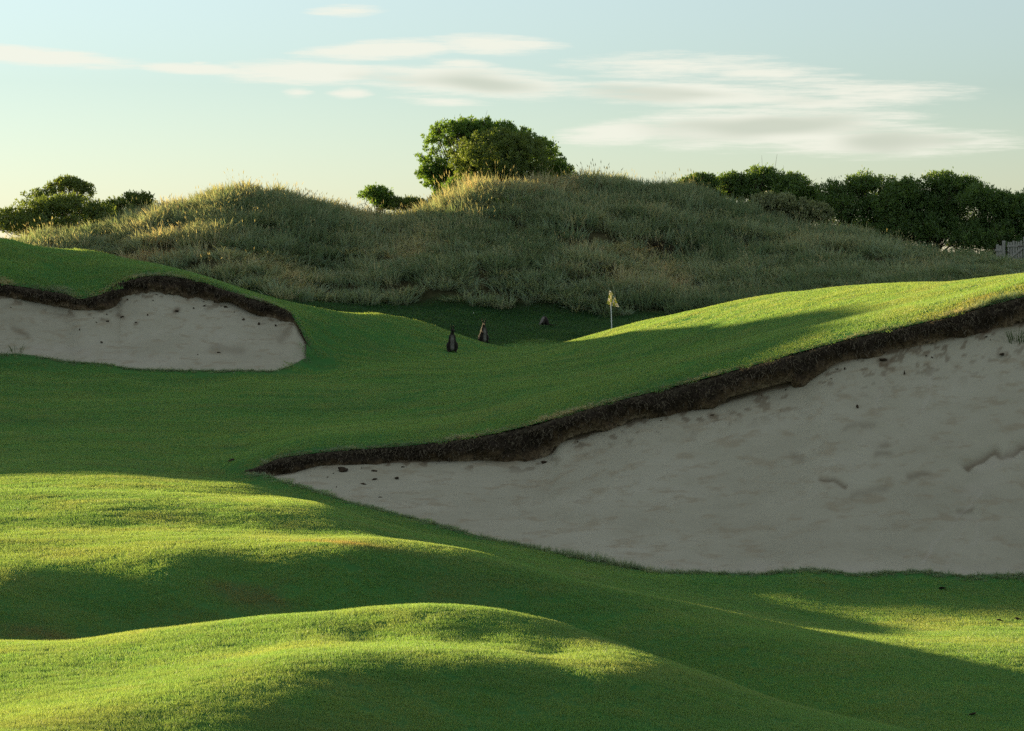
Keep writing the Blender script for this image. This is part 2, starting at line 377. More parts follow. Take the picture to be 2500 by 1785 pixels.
for u in (3600, 4600):
    ch(u, 30, 3.0); ch(u, 40, 0.6); ch(u, 60, 0.4); ch(u, 90, 0.8); ch(u, 130, 1.2)

ctrl = np.array(ctrl)
KU, KL = 1 / 600.0, 3.6
Xc = np.stack([(ctrl[:, 0] - CX) * KU, np.log(ctrl[:, 1]) * KL], 1)
def _tpsk(r2): return 0.5 * r2 * np.log(r2 + 1e-9)
def tps_fit(X, y, lam):
    n = len(X)
    d2 = ((X[:, None] - X[None]) ** 2).sum(-1)
    A = np.zeros((n + 3, n + 3)); A[:n, :n] = _tpsk(d2) + lam * np.eye(n)
    A[:n, n] = 1; A[:n, n + 1:] = X; A[n, :n] = 1; A[n + 1:, :n] = X.T
    return np.linalg.solve(A, np.concatenate([y, np.zeros(3)]))
Wc = tps_fit(Xc, ctrl[:, 2], 0.0015)
def h_smooth(u, d):
    u = np.asarray(u, float); d = np.asarray(d, float)
    sh = np.broadcast(u, d).shape
    q = np.stack([((np.clip(u, -3600, 4600) - CX) * KU * np.ones(sh)).ravel(), (np.log(d) * KL * np.ones(sh)).ravel()], 1)
    out = np.empty(len(q))
    for i in range(0, len(q), 20000):
        b = q[i:i + 20000]
        d2 = ((b[:, None] - Xc[None]) ** 2).sum(-1)
        out[i:i + 20000] = _tpsk(d2) @ Wc[:-3] + Wc[-3] + b @ Wc[-2:]
    return out.reshape(sh)
def dune_w(u, d):
    """1 on the rough grass dune, 0 on mown turf"""
    base = np.interp(u, [-300, 0, 200, 440, 700, 770, 1000, 1250, 1450, 1650, 1850, 2100, 2300, 2500, 2800],
                     [103, 102, 102, 101, 95, 96.5, 97, 97, 96.5, 95, 92, 88, 82, 76, 72])
    return sstep(-0.8, 1.6, d - base), base
def ground_h(u, d):
    """metres below the eye"""
    u = np.asarray(u, float); d = np.asarray(d, float)
    h = h_smooth(u, np.minimum(d, 150))
    x = d * (u - CX) / F
    w, _ = dune_w(u, d)
    turf = 0.11 * sstep(38, 46, d) * fbm(x / 9, d / 6, 2, 17) + 0.042 * fbm(x / 3.4, d / 2.4, 2, 11) + 0.005 * fbm(x / 0.8, d / 0.55, 2, 23)
    rough = 0.75 * fbm(x / 4.2, d / 4.2, 4, 31)
    edge = 1 - np.exp(-((np.log(d) - np.log(F2_d(u))) / 0.01) ** 2) * (u > 560)
    h = h - (turf * (1 - w) * sstep(9, 12, d) + rough * w)
    far = sstep(140, 400, d)
    return h * (1 - far) + 4.2 * far
def ground(u, d):
    return np.stack(np.broadcast_arrays(np.asarray(d) * (np.asarray(u) - CX) / F, d, EYE - ground_h(u, d)), -1)
def ground_at(x, y):
    return EYE - ground_h(CX + F * np.asarray(x) / np.asarray(y), y)

# ------------------------------------------------------------------ ground materials
def turf_colour(s, lush=1.0):
    """colour of mown turf, from world position: greener hollows, drier strawy patches"""
    p = s.pos()
    big = s.noise(0.16, 4, 0.6, p)
    mid = s.noise(0.9, 4, 0.6, p)
    fine = s.noise(9.0, 3, 0.7, p)
    c = s.ramp(big, [(0.28, (0.040, 0.185, 0.056)), (0.5, (0.055, 0.212, 0.058)), (0.70, (0.078, 0.232, 0.062))])
    c = s.mix(s.maprange(mid, 0.42, 0.72), c, (0.078, 0.215, 0.068))
    dry = s.math('MULTIPLY', s.maprange(s.noise(0.42, 5, 0.65, p), 0.64, 0.78), s.maprange(fine, 0.35, 0.65))
    c = s.mix(s.math('MULTIPLY', dry, 0.3), c, (0.125, 0.14, 0.065))
    c = s.mix(s.maprange(fine, 0.3, 0.75, 0, 0.25), c, s.mix(0.5, c, (0.13, 0.21, 0.08)))
    streak = s.noise(1.0, 3, 0.6, p, (0.16, 0.75, 0.0))
    c = s.mix(1.0, c, s.ramp(streak, [(0.32, (0.84, 0.88, 0.88)), (0.5, (1, 1, 1)), (0.68, (1.1, 1.1, 1.1))]), 'MULTIPLY')
    # worn reddish-brown patches on the crests
    for (pu, pv_, pd, rr_, am) in ((745, 1342, 22.7, .55, .75), (640, 1410, 21.0, .5, .55), (90, 1502, 18.9, .35, .6), (400, 1645, 13.6, .3, .4), (690, 1520, 17.5, .35, .5), (585, 1152, 36.2, .8, .6), (2480, 745, 37, 1.2, .4)):
        dn = s.n('ShaderNodeVectorMath', operation='DISTANCE'); mpn = s.n('ShaderNodeMapping'); s.l(p, mpn.inputs[0])
        w_p = P(pu, pv_, pd); mpn.inputs['Scale'].default_value = (.55, .8, .0)
        s.l(mpn.outputs[0], dn.inputs[0]); dn.inputs[1].default_value = (w_p.x * .55, w_p.y * .8, 0)
        f_ = s.math('MULTIPLY', s.maprange(dn.outputs['Value'], rr_, rr_ * .15), s.maprange(mid, .38, .62))
        c = s.mix(s.math('MULTIPLY', f_, am), c, (0.115, 0.110, 0.062))
    return c
mt = Mat('turf_ground')
tcol = turf_colour(mt)
tcol = mt.mix(0.35, tcol, (0.035, 0.05, 0.014))
tcol = mt.mix(mt.attr('deep'), tcol, (0.016, 0.045, 0.016))  # far flat: coarse grass tone with its deep shade painted in
rough_w = mt.attr('rough')
tcol = mt.mix(rough_w, tcol, mt.ramp(mt.noise(1.3, 4, 0.6), [(0.35, (0.035, 0.035, 0.018)), (0.7, (0.09, 0.085, 0.045))]))
M_TURF = mt.bsdf(tcol, 1.0, 0.0, bump=mt.noise(22, 3, 0.7), bump_s=0.6, bump_d=0.03)

ms = Mat('bunker_sand')
sp = ms.pos()
sb = ms.noise(0.55, 5, 0.62, sp)
sm_ = ms.noise(2.4, 5, 0.65, sp, (1, 1, 2.2))
sf = ms.noise(45, 2, 0.6, sp)
sc_ = ms.ramp(sb, [(0.32, (0.315, 0.308, 0.238)), (0.5, (0.358, 0.350, 0.274)), (0.70, (0.395, 0.388, 0.314))])
sc_ = ms.mix(ms.maprange(sm_, 0.50, 0.66, 0, 0.7), sc_, (0.285, 0.250, 0.178))
sc_ = ms.mix(ms.maprange(sf, 0.3, 0.8, 0, 0.25), sc_, (0.30, 0.26, 0.20))
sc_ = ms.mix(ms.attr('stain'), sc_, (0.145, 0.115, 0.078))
sc_ = ms.mix(ms.attr('scuff'), sc_, (0.42, 0.40, 0.34))
M_SAND = ms.bsdf(sc_, 1.0, 0.05, bump=ms.mix(0.4, ms.noise(14, 5, 0.65, sp), sf), bump_s=0.45, bump_d=0.03)

me_ = Mat('bunker_soil_edge')
ep = me_.pos()
en = me_.noise(7, 5, 0.65, ep, (1, 1, 0.5))
en2 = me_.noise(30, 3, 0.6, ep)
eq = me_.math('ADD', me_.attr('depth'), me_.math('MULTIPLY', me_.math('SUBTRACT', en, 0.5), 0.9))
ec = me_.ramp(eq, [(0.0, (0.075, 0.066, 0.046)), (0.2, (0.034, 0.027, 0.021)), (0.45, (0.040, 0.031, 0.022)), (0.68, (0.115, 0.083, 0.050)), (1.0, (0.24, 0.19, 0.125))])
ec = me_.mix(me_.maprange(en2, 0.42, 0.75, 0, 0.8), ec, (0.012, 0.010, 0.008))
M_EDGE = me_.bsdf(ec, 1.0, 0.05, bump=me_.mix(0.5, en, en2), bump_s=1.0, bump_d=0.08)

mf = Mat('dead_grass')
M_DEAD = mf.leafy(mf.mix(mf.noise(3.0, 3, 0.7), (0.065, 0.055, 0.040), (0.215, 0.185, 0.140)), (0.10, 0.075, 0.035), 0.25)

# ------------------------------------------------------------------ the ground sheet
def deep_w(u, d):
    """coarser uncut grass, darkened also with painted shade, on the flat between the left bank, the green and the dune"""
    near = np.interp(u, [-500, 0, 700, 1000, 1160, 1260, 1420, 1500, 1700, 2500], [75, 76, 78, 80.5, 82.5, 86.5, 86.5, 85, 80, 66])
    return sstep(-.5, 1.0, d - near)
ucols = np.unique(np.concatenate([np.linspace(-14000, -3600, 14), np.linspace(-3600, -260, 110), np.arange(-260, 2761, 7.0), np.linspace(2760, 4600, 60), np.linspace(4600, 16000, 14),
                                  [590.0, 600.0, 757.0, 764.0, -800.0, 3300.0]]))
NC = len(ucols)
def section(a, b, n, last=False):
    t = np.linspace(0, 1, n + 1)[:, None]
    if not last: t = t[:-1]
    return np.log(a)[None] * (1 - t) + np.log(b)[None] * t
one = np.ones(NC)
f2, l2, f1, l1 = F2_d(ucols), L2_d(ucols), F1_d(ucols), L1_d(ucols)
nA0, nA, nB, nC, nD, nE, nG = 12, 170, 20, 90, 16, 130, 16
rows = np.concatenate([section(2.0 * one, 10 * one, nA0), section(10 * one, f2, nA), section(f2, l2, nB), section(l2, f1, nC), section(f1, l1, nD), section(l1, 150 * one, nE), section(150 * one, 4000 * one, nG, True)])
Dg = np.exp(rows); Ug = np.broadcast_to(ucols[None], Dg.shape)
V = ground(Ug, Dg)
NR = V.shape[0]
wr, _ = dune_w(Ug, Dg)
fc = grid_faces(NR, NC)
rr = fc[:, 0] // NC; cc = fc[:, 0] % NC
um = (ucols[cc] + ucols[cc + 1]) / 2
rB, rD = nA0 + nA, nA0 + nA + nB + nC
inB = (rr >= rB) & (rr < rB + nB) & (um > 607) & (um < 3300)
inD = (rr >= rD) & (rr < rD + nD) & (um < 751) & (um > -800)
fc = fc[~(inB | inD)]
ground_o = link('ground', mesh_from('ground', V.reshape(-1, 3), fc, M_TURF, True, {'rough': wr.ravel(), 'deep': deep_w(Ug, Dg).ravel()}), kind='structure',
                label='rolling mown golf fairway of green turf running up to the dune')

# ------------------------------------------------------------------ bunkers
def seg_dist(px, py, pts):
    d = np.full(np.shape(px), 1e9)
    for (x0, y0), (x1, y1) in zip(pts[:-1], pts[1:]):
        vx, vy = x1 - x0, y1 - y0
        t = np.clip(((px - x0) * vx + (py - y0) * vy) / (vx * vx + vy * vy), 0, 1)
        d = np.minimum(d, np.hypot(px - x0 - t * vx, py - y0 - t * vy))
    return d
def bunker(u0, u1, ustep, Fd, Ld, Lb, power, nrow, lab, seed, marks):
    us = np.arange(u0, u1 + .1, ustep)
    t = np.concatenate([np.linspace(0, 1, nrow - 8), np.linspace(1.007, 1.05, 8)])[:, None]
    fd, ld = Fd(us)[None], Ld(us)[None]
    D = fd + (ld + 0.03 - fd) * t
    U = np.broadcast_to(us[None], D.shape)
    hf = ground_h(us, Fd(us))[None] + 0.035
    hb = ((Lb(us) - VH) * Ld(us) / F)[None]
    s = np.where(t < 1, np.clip(t, 0, 1) ** power, 1 + (t - 1) * 2.0)
    ht_ = ground_h(us, Ld(us))[None]
    H = np.where(t < 1, hf + (hb - hf) * s, hb + (ht_ + .04 - hb) * np.clip((t - 1) / .05, 0, 1))
    x = D * (U - CX) / F
    env = np.sin(np.pi * np.clip(t, 0, 1)) ** 0.5
    n = 0.07 * fbm(x / 3.2, D / 2.2, 3, seed) + 0.035 * fbm(x / 0.6, H / 0.22, 3, seed + 9)
    lump = np.maximum(fbm(x / 0.45, H / 0.2, 2, seed + 21) - 0.18, 0) * 0.09 * sstep(0.1, 0.3, t) * (1 - sstep(0.6, 0.9, t))
    H = H - (n + lump) * env
    pv = VH + H * F / D          # where it shows in the photo, for the marks drawn on the sand
    stain = np.zeros(D.shape); scuff = np.zeros(D.shape)
    for kind_, pts, wd, amt in marks:
        wob = 10 * fbm(U / 40, pv / 40, 2, 77)
        dd = seg_dist(U + wob, pv + wob, pts)
        m = np.exp(-(dd / wd) ** 2)
        if kind_ == 'ledge':
            H = H + 0.07 * amt * np.exp(-((dd) / (wd * 1.6)) ** 2); stain += 0.8 * m
        elif kind_ == 'stain': stain += amt * m
        else: scuff += amt * m * (0.6 + 0.8 * (fbm(U / 30, pv / 30, 2, 5) + .3)); H = H + 0.01 * m
    # crumbs of soil washed down below the lip
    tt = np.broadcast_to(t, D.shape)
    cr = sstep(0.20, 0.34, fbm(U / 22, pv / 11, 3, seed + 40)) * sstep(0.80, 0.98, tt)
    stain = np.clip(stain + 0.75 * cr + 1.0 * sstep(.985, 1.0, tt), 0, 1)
    VV = np.stack([x, D, EYE - H], -1)
    return link('bunker_sand', mesh_from('bunker_sand', VV.reshape(-1, 3), grid_faces(*D.shape), M_SAND, True, {'stain': stain, 'scuff': np.clip(scuff, 0, 1)}),
                kind='structure', label=lab)
marks2 = [('ledge', [(2360, 1133), (2410, 1112), (2430, 1095), (2450, 1112), (2490, 1085), (2540, 1078)], 7, 1.0),
          ('ledge', [(2005, 1168), (2040, 1172), (2062, 1184)], 5, .5), ('stain', [(2220, 1165), (2265, 1160)], 8, .55), ('stain', [(2060, 1045), (2090, 1040), (2130, 1038)], 8, .35),
          ('stain', [(1940, 1115), (1955, 1120)], 10, .4), ('stain', [(2150, 1085), (2160, 1083)], 9, .5), ('stain', [(2140, 1112), (2170, 1108)], 8, .45), ('stain', [(2080, 1212), (2160, 1192)], 10, .35),
          ('stain', [(2345, 1250), (2372, 1245)], 8, .55), ('stain', [(1735, 1015), (1748, 1018)], 8, .9), ('stain', [(2150, 880), (2164, 880)], 9, .9), ('stain', [(2440, 866), (2460, 866)], 6, .6),
          ('scuff', [(2250, 1370), (2320, 1280), (2400, 1200)], 4, .38), ('scuff', [(2310, 1380), (2345, 1300), (2365, 1265), (2390, 1275), (2385, 1330)], 3.5, .35),
          ('scuff', [(2140, 1005), (2150, 940), (2160, 905)], 6, .25), ('scuff', [(2255, 1005), (2275, 930), (2285, 890)], 5, .35), ('scuff', [(2400, 1140), (2480, 1105)], 16, .5),
          ('scuff', [(1500, 1385), (2500, 1400)], 18, .35), ('scuff', [(2440, 1160), (2360, 1205)], 22, .3)]
marks1 = [('stain', [(520, 850), (570, 858), (590, 856)], 9, .35), ('stain', [(30, 800), (62, 815)], 7, .5), ('stain', [(250, 782), (266, 786)], 5, .7), ('stain', [(290, 772), (300, 776)], 5, .8), ('stain', [(328, 790), (334, 788)], 4, .8),
          ('stain', [(428, 762), (436, 757)], 6, .9), ('scuff', [(80, 845), (420, 885)], 14, .4), ('stain', [(680, 830), (715, 800)], 7, .4)]
bunker(600, 3300, 4.5, F2_d, L2_d, L2_b, 1.55, 130, 'deep sandy bunker hollowed into the right hill under an overhanging turf edge', 3, marks2)
bunker(-800, 757, 4.0, F1_d, L1_d, L1_b, 1.35, 70, 'smaller pale sand bunker cut into the left bank behind the fairway', 8, marks1)

def strips(base, tip, width, n_seg=2, sag=0.0, r=None):
    """tapered grass blades: base (n,3) -> tip (n,3)"""
    n = len(base); r = r or rng
    side = np.cross(tip - base, r.normal(size=(n, 3))); side /= np.linalg.norm(side, axis=1)[:, None] + 1e-9
    vs_ = []
    for k in range(n_seg):
        q = k / n_seg
        c = base + (tip - base) * q; c[:, 2] += sag * math.sin(q * math.pi)
        w = (width * (1 - 0.75 * q))[:, None] / 2
        vs_ += [c - side * w, c + side * w]
    vs_.append(tip)
    Vv = np.stack(vs_, 1).reshape(-1, 3); st = 2 * n_seg + 1
    tri = []
    for k in range(n_seg - 1): tri += [(2 * k, 2 * k + 1, 2 * k + 3), (2 * k, 2 * k + 3, 2 * k + 2)]
    tri.append((2 * n_seg - 2, 2 * n_seg - 1, 2 * n_seg))
    Ff = (np.arange(n)[:, None, None] * st + np.array(tri)[None]).reshape(-1, 3)
    return Vv, Ff
def soil_edge(u0, u1, ustep, Ld, Lb, lab, seed, amp, nfr, scale):  # noqa
    us = np.arange(u0, u1 + .1, ustep); n = len(us)
    q = np.linspace(0, 1, 18)[:, None]
    ld = Ld(us)
    ht = ground_h(us, ld); hb = (Lb(us) - VH) * ld / F
    hb = np.maximum(hb, ht + 0.02)
    x0 = ld * (us - CX) / F
    rag = 0.5 + 2.6 * fbm(x0 / 0.45, x0 * 0 + seed, 4, seed, .65)
    thick = (hb - ht)
    rag2 = fbm(x0 / 1.3, x0 * 0 + seed + 4.0, 3, seed + 70)
    H = ht[None] - 0.015 + (thick * np.clip(1.0 + 0.3 * (rag - .5) + 0.42 * rag2 + .16, .9, 1.6) + 0.03)[None] * q
    bul = fbm(np.broadcast_to(x0 / 0.55, H.shape), H / 0.4, 4, seed + 3, 0.6) + .6 * fbm(np.broadcast_to(x0 / 1.4, H.shape), H / 1.2, 2, seed + 33)
    grow = np.clip(thick / (0.3 * scale), 0.15, 1)[None]
    out = (0.06 * np.sin(np.pi * np.clip(q * 1.15, 0, 1)) + amp * bul * (0.35 + q * (1 - q) * 3)) * grow * scale
    out = out + 0.03
    D = ld[None] - out
    D[0] = ld + 0.10; H[0] = ht + 0.0
    D[1] = ld + 0.01
    D[-1] = ld + 0.05
    X = D * (us[None] - CX) / F
    VV = np.stack([X, D, EYE - H], -1)
    e = link('bunker_edge', mesh_from('bunker_edge', VV.reshape(-1, 3), grid_faces(18, n), M_EDGE, True, {'depth': np.broadcast_to(q, H.shape)}), kind='structure', label=lab)
    # dead grass and roots hanging from the edge
    fi = rng.integers(0, n, nfr); qi = np.clip(np.abs(rng.normal(0.12, 0.30, nfr)), 0.02, 0.95); ri = (qi * 17).astype(int)
    b = VV[ri, fi] + rng.normal(size=(nfr, 3)) * 0.01 * scale
    L = rng.uniform(0.03, 0.11, nfr) * scale * np.clip(thick[fi] / (0.3 * scale), .2, 1)
    dirv = np.stack([rng.normal(0, .45, nfr), -rng.uniform(.15, .9, nfr), -rng.uniform(.2, 1.1, nfr)], 1)
    up = rng.random(nfr) < 0.35
    dirv[up, 2] = rng.uniform(0.1, .8, up.sum())
    dirv /= np.linalg.norm(dirv, axis=1)[:, None]
    Vf, Ff = strips(b, b + dirv * L[:, None], rng.uniform(.008, .02, nfr) * scale, 2)
    link('dead_grass_fringe', mesh_from('dead_grass_fringe', Vf, Ff, M_DEAD, False), parent=e, kind='stuff')
    return e
soil_edge(598, 3300, 2.6, L2_d, L2_b, 'dark eroded turf and soil lip along the top of the right bunker', 5, 0.20, 8000, 1.0)
soil_edge(-800, 762, 2.0, L1_d, L1_b, 'ragged dark turf and soil lip round the top of the left bunker', 15, 0.26, 6500, 1.35)

# ------------------------------------------------------------------ scattering of grass ("stuff")
def scatter(name, protos, pos, rot, scl, idx, attrs, label, kind='stuff', parent=None):
    """one object whose geometry nodes put blade clumps on given points"""
    n = len(pos)
    me = bpy.data.meshes.new(name); me.vertices.add(n); me.vertices.foreach_set('co', np.asarray(pos, np.float32).ravel())
    for an, av in (('rot', rot), ('scl', scl)):
        a = me.attributes.new(an, 'FLOAT_VECTOR', 'POINT'); a.data.foreach_set('vector', np.asarray(av, np.float32).ravel())
    a = me.attributes.new('pick', 'INT', 'POINT'); a.data.foreach_set('value', np.asarray(idx, np.int32))
    for an, av in attrs.items():
        a = me.attributes.new(an, 'FLOAT', 'POINT'); a.data.foreach_set('value', np.asarray(av, np.float32))
    o = link(name, me, label=label, kind=kind, parent=parent)
    col = bpy.data.collections.new(name + '_clumps')
    for k, p in enumerate(protos):
        col.objects.link(bpy.data.objects.new('%s_clump_%02d' % (name, k), p))
    g = bpy.data.node_groups.new(name, 'GeometryNodeTree')
    g.interface.new_socket('Geometry', in_out='INPUT', socket_type='NodeSocketGeometry')
    g.interface.new_socket('Geometry', in_out='OUTPUT', socket_type='NodeSocketGeometry')
    N = g.nodes.new; Lk = g.links.new
    gi = N('NodeGroupInput'); go = N('NodeGroupOutput')
    ci = N('GeometryNodeCollectionInfo'); ci.inputs['Collection'].default_value = col
    ci.inputs['Separate Children'].default_value = True; ci.inputs['Reset Children'].default_value = True
    ip = N('GeometryNodeInstanceOnPoints'); ip.inputs['Pick Instance'].default_value = True
    mp = N('GeometryNodeMeshToPoints')
    def named(nm, tp):
        q = N('GeometryNodeInputNamedAttribute'); q.data_type = tp; q.inputs['Name'].default_value = nm; return q.outputs['Attribute']
    Lk(gi.outputs[0], mp.inputs['Mesh']); Lk(mp.outputs[0], ip.inputs['Points'])
    Lk(ci.outputs[0], ip.inputs['Instance'])
    Lk(named('pick', 'INT'), ip.inputs['Instance Index'])
    er = N('FunctionNodeEulerToRotation'); Lk(named('rot', 'FLOAT_VECTOR'), er.inputs[0]); Lk(er.outputs[0], ip.inputs['Rotation'])
    Lk(named('scl', 'FLOAT_VECTOR'), ip.inputs['Scale'])
    Lk(ip.outputs[0], go.inputs[0])
    md = o.modifiers.new('scatter', 'NODES'); md.node_group = g
    return o
def normals_at(u, d):
    e = 0.003
    a = ground(u + 20, d) - ground(u - 20, d); b = ground(u, d * (1 + e)) - ground(u, d * (1 - e))
    n = np.cross(a, b); n /= np.linalg.norm(n, axis=-1)[:, None]
    return n
def align_euler(nrm, spin):
    out = np.empty((len(nrm), 3))
    for i, (n, s) in enumerate(zip(nrm, spin)):
        q = Vector((0, 0, 1)).rotation_difference(Vector(n)) @ Euler((0, 0, s)).to_quaternion()
        out[i] = q.to_euler()
    return out

# mown turf: patches of short blades
mb = Mat('turf_blade')
bc = turf_colour(mb)
bc = mb.mix(mb.attr('deep', True), bc, mb.mix(1.0, bc, (0.32, 0.42, 0.42), 'MULTIPLY'))  # blades of the far flat: darker grass plus painted shade
bt = mb.attr('tint', True)
bc = mb.mix(mb.maprange(bt, 0, 1, 0, 0.25), bc, (0.085, 0.180, 0.080))
M_BLADE = mb.leafy(mb.mix(1.0, bc, (1.05, 1.15, 1.2), 'MULTIPLY'), mb.mix(1.0, bc, (4.7, 2.05, 1.2), 'MULTIPLY'), 0.55, 0.035)
def turf_patch(nb, seed, hmin=0.45, lean=0.5, w=0.022):
    r = np.random.default_rng(seed)
    b = np.stack([r.uniform(-.62, .62, nb), r.uniform(-.62, .62, nb), np.full(nb, -0.25)], 1)
    h = r.uniform(hmin, 1.0, nb)
    t = b + np.stack([r.normal(0, lean * .1, nb), r.normal(0, lean * .1, nb), h + .25], 1)
    Vv, Ff = strips(b, t, r.uniform(.6, 1.3, nb) * w, 1, r=r)
    return mesh_from('turf_patch', Vv, Ff, M_BLADE, False)
patches = [turf_patch(420, 100 + k) for k in range(6)]
uu, ll = np.meshgrid(np.arange(-640, 3420, 46.0), np.arange(math.log(9.5), math.log(97), 0.0094))
uu = (uu + rng.uniform(-23, 23, uu.shape)).ravel(); ll = (ll + rng.uniform(-.0045, .0045, ll.shape)).ravel()
dd = np.exp(ll)
def in_bunker(u, d, m=0.0):
    b2 = (u > 596) & (d > F2_d(u) + m * d) & (d < L2_d(u) + .004 * d)
    b1 = (u < 762) & (d > F1_d(u) + m * d) & (d < L1_d(u) + .004 * d)
    return b1 | b2
w_, base_ = dune_w(uu, dd)
keep = ~in_bunker(uu, dd, -0.006) & (dd < base_ + 0.6)
uu, dd = uu[keep], dd[keep]
pos = ground(uu, dd); nr = normals_at(uu, dd)
n = len(uu)
x_ = pos[:, 0]
# longer first cut on the left bank and next to the bunker edges
longer = np.exp(-((uu - 150) / 320) ** 2) * np.exp(-((dd - 69) / 3.0) ** 2) + 0.6 * np.exp(-((uu - 2450) / 200) ** 2) * np.exp(-((dd - 37.5) / 2.0) ** 2)
hz = (0.015 + 0.0004 * dd) * rng.uniform(0.8, 1.2, n) * (1 + 1.6 * longer + .8 * deep_w(uu, dd))
pz = 0.0094 * dd * 1.15
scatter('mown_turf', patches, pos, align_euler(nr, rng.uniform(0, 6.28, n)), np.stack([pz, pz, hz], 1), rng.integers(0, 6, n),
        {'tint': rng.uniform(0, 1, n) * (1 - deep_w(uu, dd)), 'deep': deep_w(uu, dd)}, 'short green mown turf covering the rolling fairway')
print('turf patches', n)

# long dune grass
mg = Mat('dune_grass')
gt = mg.attr('tint', True)
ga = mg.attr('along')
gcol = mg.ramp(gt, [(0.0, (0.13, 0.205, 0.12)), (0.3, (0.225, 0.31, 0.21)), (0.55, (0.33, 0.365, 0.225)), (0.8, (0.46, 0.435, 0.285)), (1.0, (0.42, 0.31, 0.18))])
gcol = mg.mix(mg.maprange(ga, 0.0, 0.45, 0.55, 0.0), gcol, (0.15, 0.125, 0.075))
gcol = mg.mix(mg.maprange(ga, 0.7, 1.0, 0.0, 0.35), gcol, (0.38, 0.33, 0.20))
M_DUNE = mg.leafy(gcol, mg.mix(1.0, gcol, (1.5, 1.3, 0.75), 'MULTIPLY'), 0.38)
def arch_blades(r, nb, spread, hlo, hhi, arch, width, nseg=4, droop=1.0):
    """curved tapering blades rising from a small base"""
    a = r.uniform(0, 2 * np.pi, nb); rad = spread * np.sqrt(r.random(nb)) * .5
    base = np.stack([np.cos(a) * rad, np.sin(a) * rad, np.full(nb, -0.12)], 1)
    az_ = a + r.normal(0, .6, nb); out = arch * r.uniform(.2, 1.2, nb); h = r.uniform(hlo, hhi, nb)
    t = np.linspace(0, 1, nseg + 1)
    cen = np.empty((nb, nseg + 1, 3))
    cen[:, :, 0] = base[:, None, 0] + np.cos(az_)[:, None] * out[:, None] * t[None] ** 1.8
    cen[:, :, 1] = base[:, None, 1] + np.sin(az_)[:, None] * out[:, None] * t[None] ** 1.8
    cen[:, :, 2] = base[:, None, 2] + (h[:, None] + .12) * (t[None] - droop * 0.28 * (out / arch)[:, None] * t[None] ** 3)
    face = r.uniform(0, 2 * np.pi, nb)
    side = np.stack([np.cos(face), np.sin(face), np.zeros(nb)], 1)
    w = width * r.uniform(.6, 1.3, nb)[:, None] * (1 - t[None] ** 2 * .92)
    Vv = np.stack([cen - side[:, None] * w[..., None] / 2, cen + side[:, None] * w[..., None] / 2], 2).reshape(-1, 3)
    k = np.arange(nseg); st = 2 * (nseg + 1)
    q = np.stack([2 * k, 2 * k + 1, 2 * k + 3, 2 * k + 2], 1)
    Ff = (np.arange(nb)[:, None, None] * st + q[None]).reshape(-1, 4)
    al = np.broadcast_to(t[None, :, None], (nb, nseg + 1, 2)).ravel()
    return Vv, Ff, al
def tussock(seed, nb=85, spread=.55, hlo=.35, hhi=1.0, arch=.5, width=.036, mat=None):
    r = np.random.default_rng(seed)
    Vv, Ff, al = arch_blades(r, nb, spread, hlo, hhi, arch, width)
    return mesh_from('tussock', Vv, Ff, mat or M_DUNE, False, {'along': al})
def seed_stalks(seed, nb=9):
    r = np.random.default_rng(seed)
    Vv, Ff, al = arch_blades(r, nb, .6, .9, 1.45, .28, .012, 4, .4)
    tips = Vv.reshape(nb, 5, 2, 3).mean(2)
    V2 = [Vv]; F2_ = [Ff]; a2 = [al]; o = len(Vv)
    for k in range(nb):
        d = tips[k, 4] - tips[k, 3]; d /= np.linalg.norm(d)
        for ph in (0, 1.57):
            s = np.array([math.cos(ph), math.sin(ph), 0]) * .013
            c = tips[k, 4]
            V2.append(np.stack([c - d * .05, c + s + d * .04, c + d * .16, c - s + d * .04])); F2_.append(np.array([[0, 1, 2, 3]]) + o); a2.append(np.ones(4)); o += 4
    return mesh_from('seed_stalks', np.concatenate(V2), np.concatenate(F2_), M_DUNE, False, {'along': np.concatenate(a2)})
tus = [tussock(300 + k, 46, .6 + .1 * (k % 3), .45, 1.15, .28 + .07 * (k % 4), .044) for k in range(8)] + [tussock(320 + k, 60, .8, .25, .6, .65) for k in range(3)] + [seed_stalks(340 + k) for k in range(3)]
nT = 12500
nQ = nT * 4; tu = rng.uniform(-520, 2980, nQ); td = rng.uniform(72, 128, nQ)
wgt, bs = dune_w(tu, td)
crest = np.interp(tu, [c[0] for c in DC], [c[2] for c in DC])
clump = fbm(tu / F * td / 1.1, td / 1.1, 2, 91)
ok = (clump > -.14 + rng.uniform(-.12, .12, nQ)) & (td > bs - 0.3 + 0.9 * vnoise(tu / 60, tu * 0, 3)) & (td < crest + 7) & (rng.random(nQ) < td / 120)
tu, td, bs, crest = tu[ok][:nT], td[ok][:nT], bs[ok][:nT], crest[ok][:nT]
tp = ground(tu, td); nn = len(tu)
up = np.clip((td - bs) / (crest - bs), 0, 1.2)
tv = VH + (EYE - tp[:, 2]) * F / td
tn = fbm(tp[:, 0] / 5.0, td / 5.0, 4, 51)
tint = 0.13 + 0.75 * tn + rng.normal(0, .19, nn)
tint += 0.2 * np.exp(-((tu - 330) / 330) ** 2) * np.exp(-((tv - 640) / 60) ** 2)       # straw at the lower left
tint += 0.32 * np.exp(-((tu - 1120) / 300) ** 2) * sstep(0.72, 0.95, up)                 # straw along the middle crest
tint += 0.06 * sstep(0.3, 0.0, up) * sstep(500, 800, tu) * sstep(1900, 1300, tu)         # strawy foot
tint += 0.10 * sstep(1000, 700, tu)
tint -= 0.10 * sstep(1500, 2000, tu)
tint = np.clip(tint, 0.0, 1.0)
th_ = (0.62 + 0.35 * fbm(tp[:, 0] / 3, td / 3, 3, 61)) * rng.uniform(.7, 1.25, nn) * (0.8 + 0.35 * sstep(.3, .9, up))
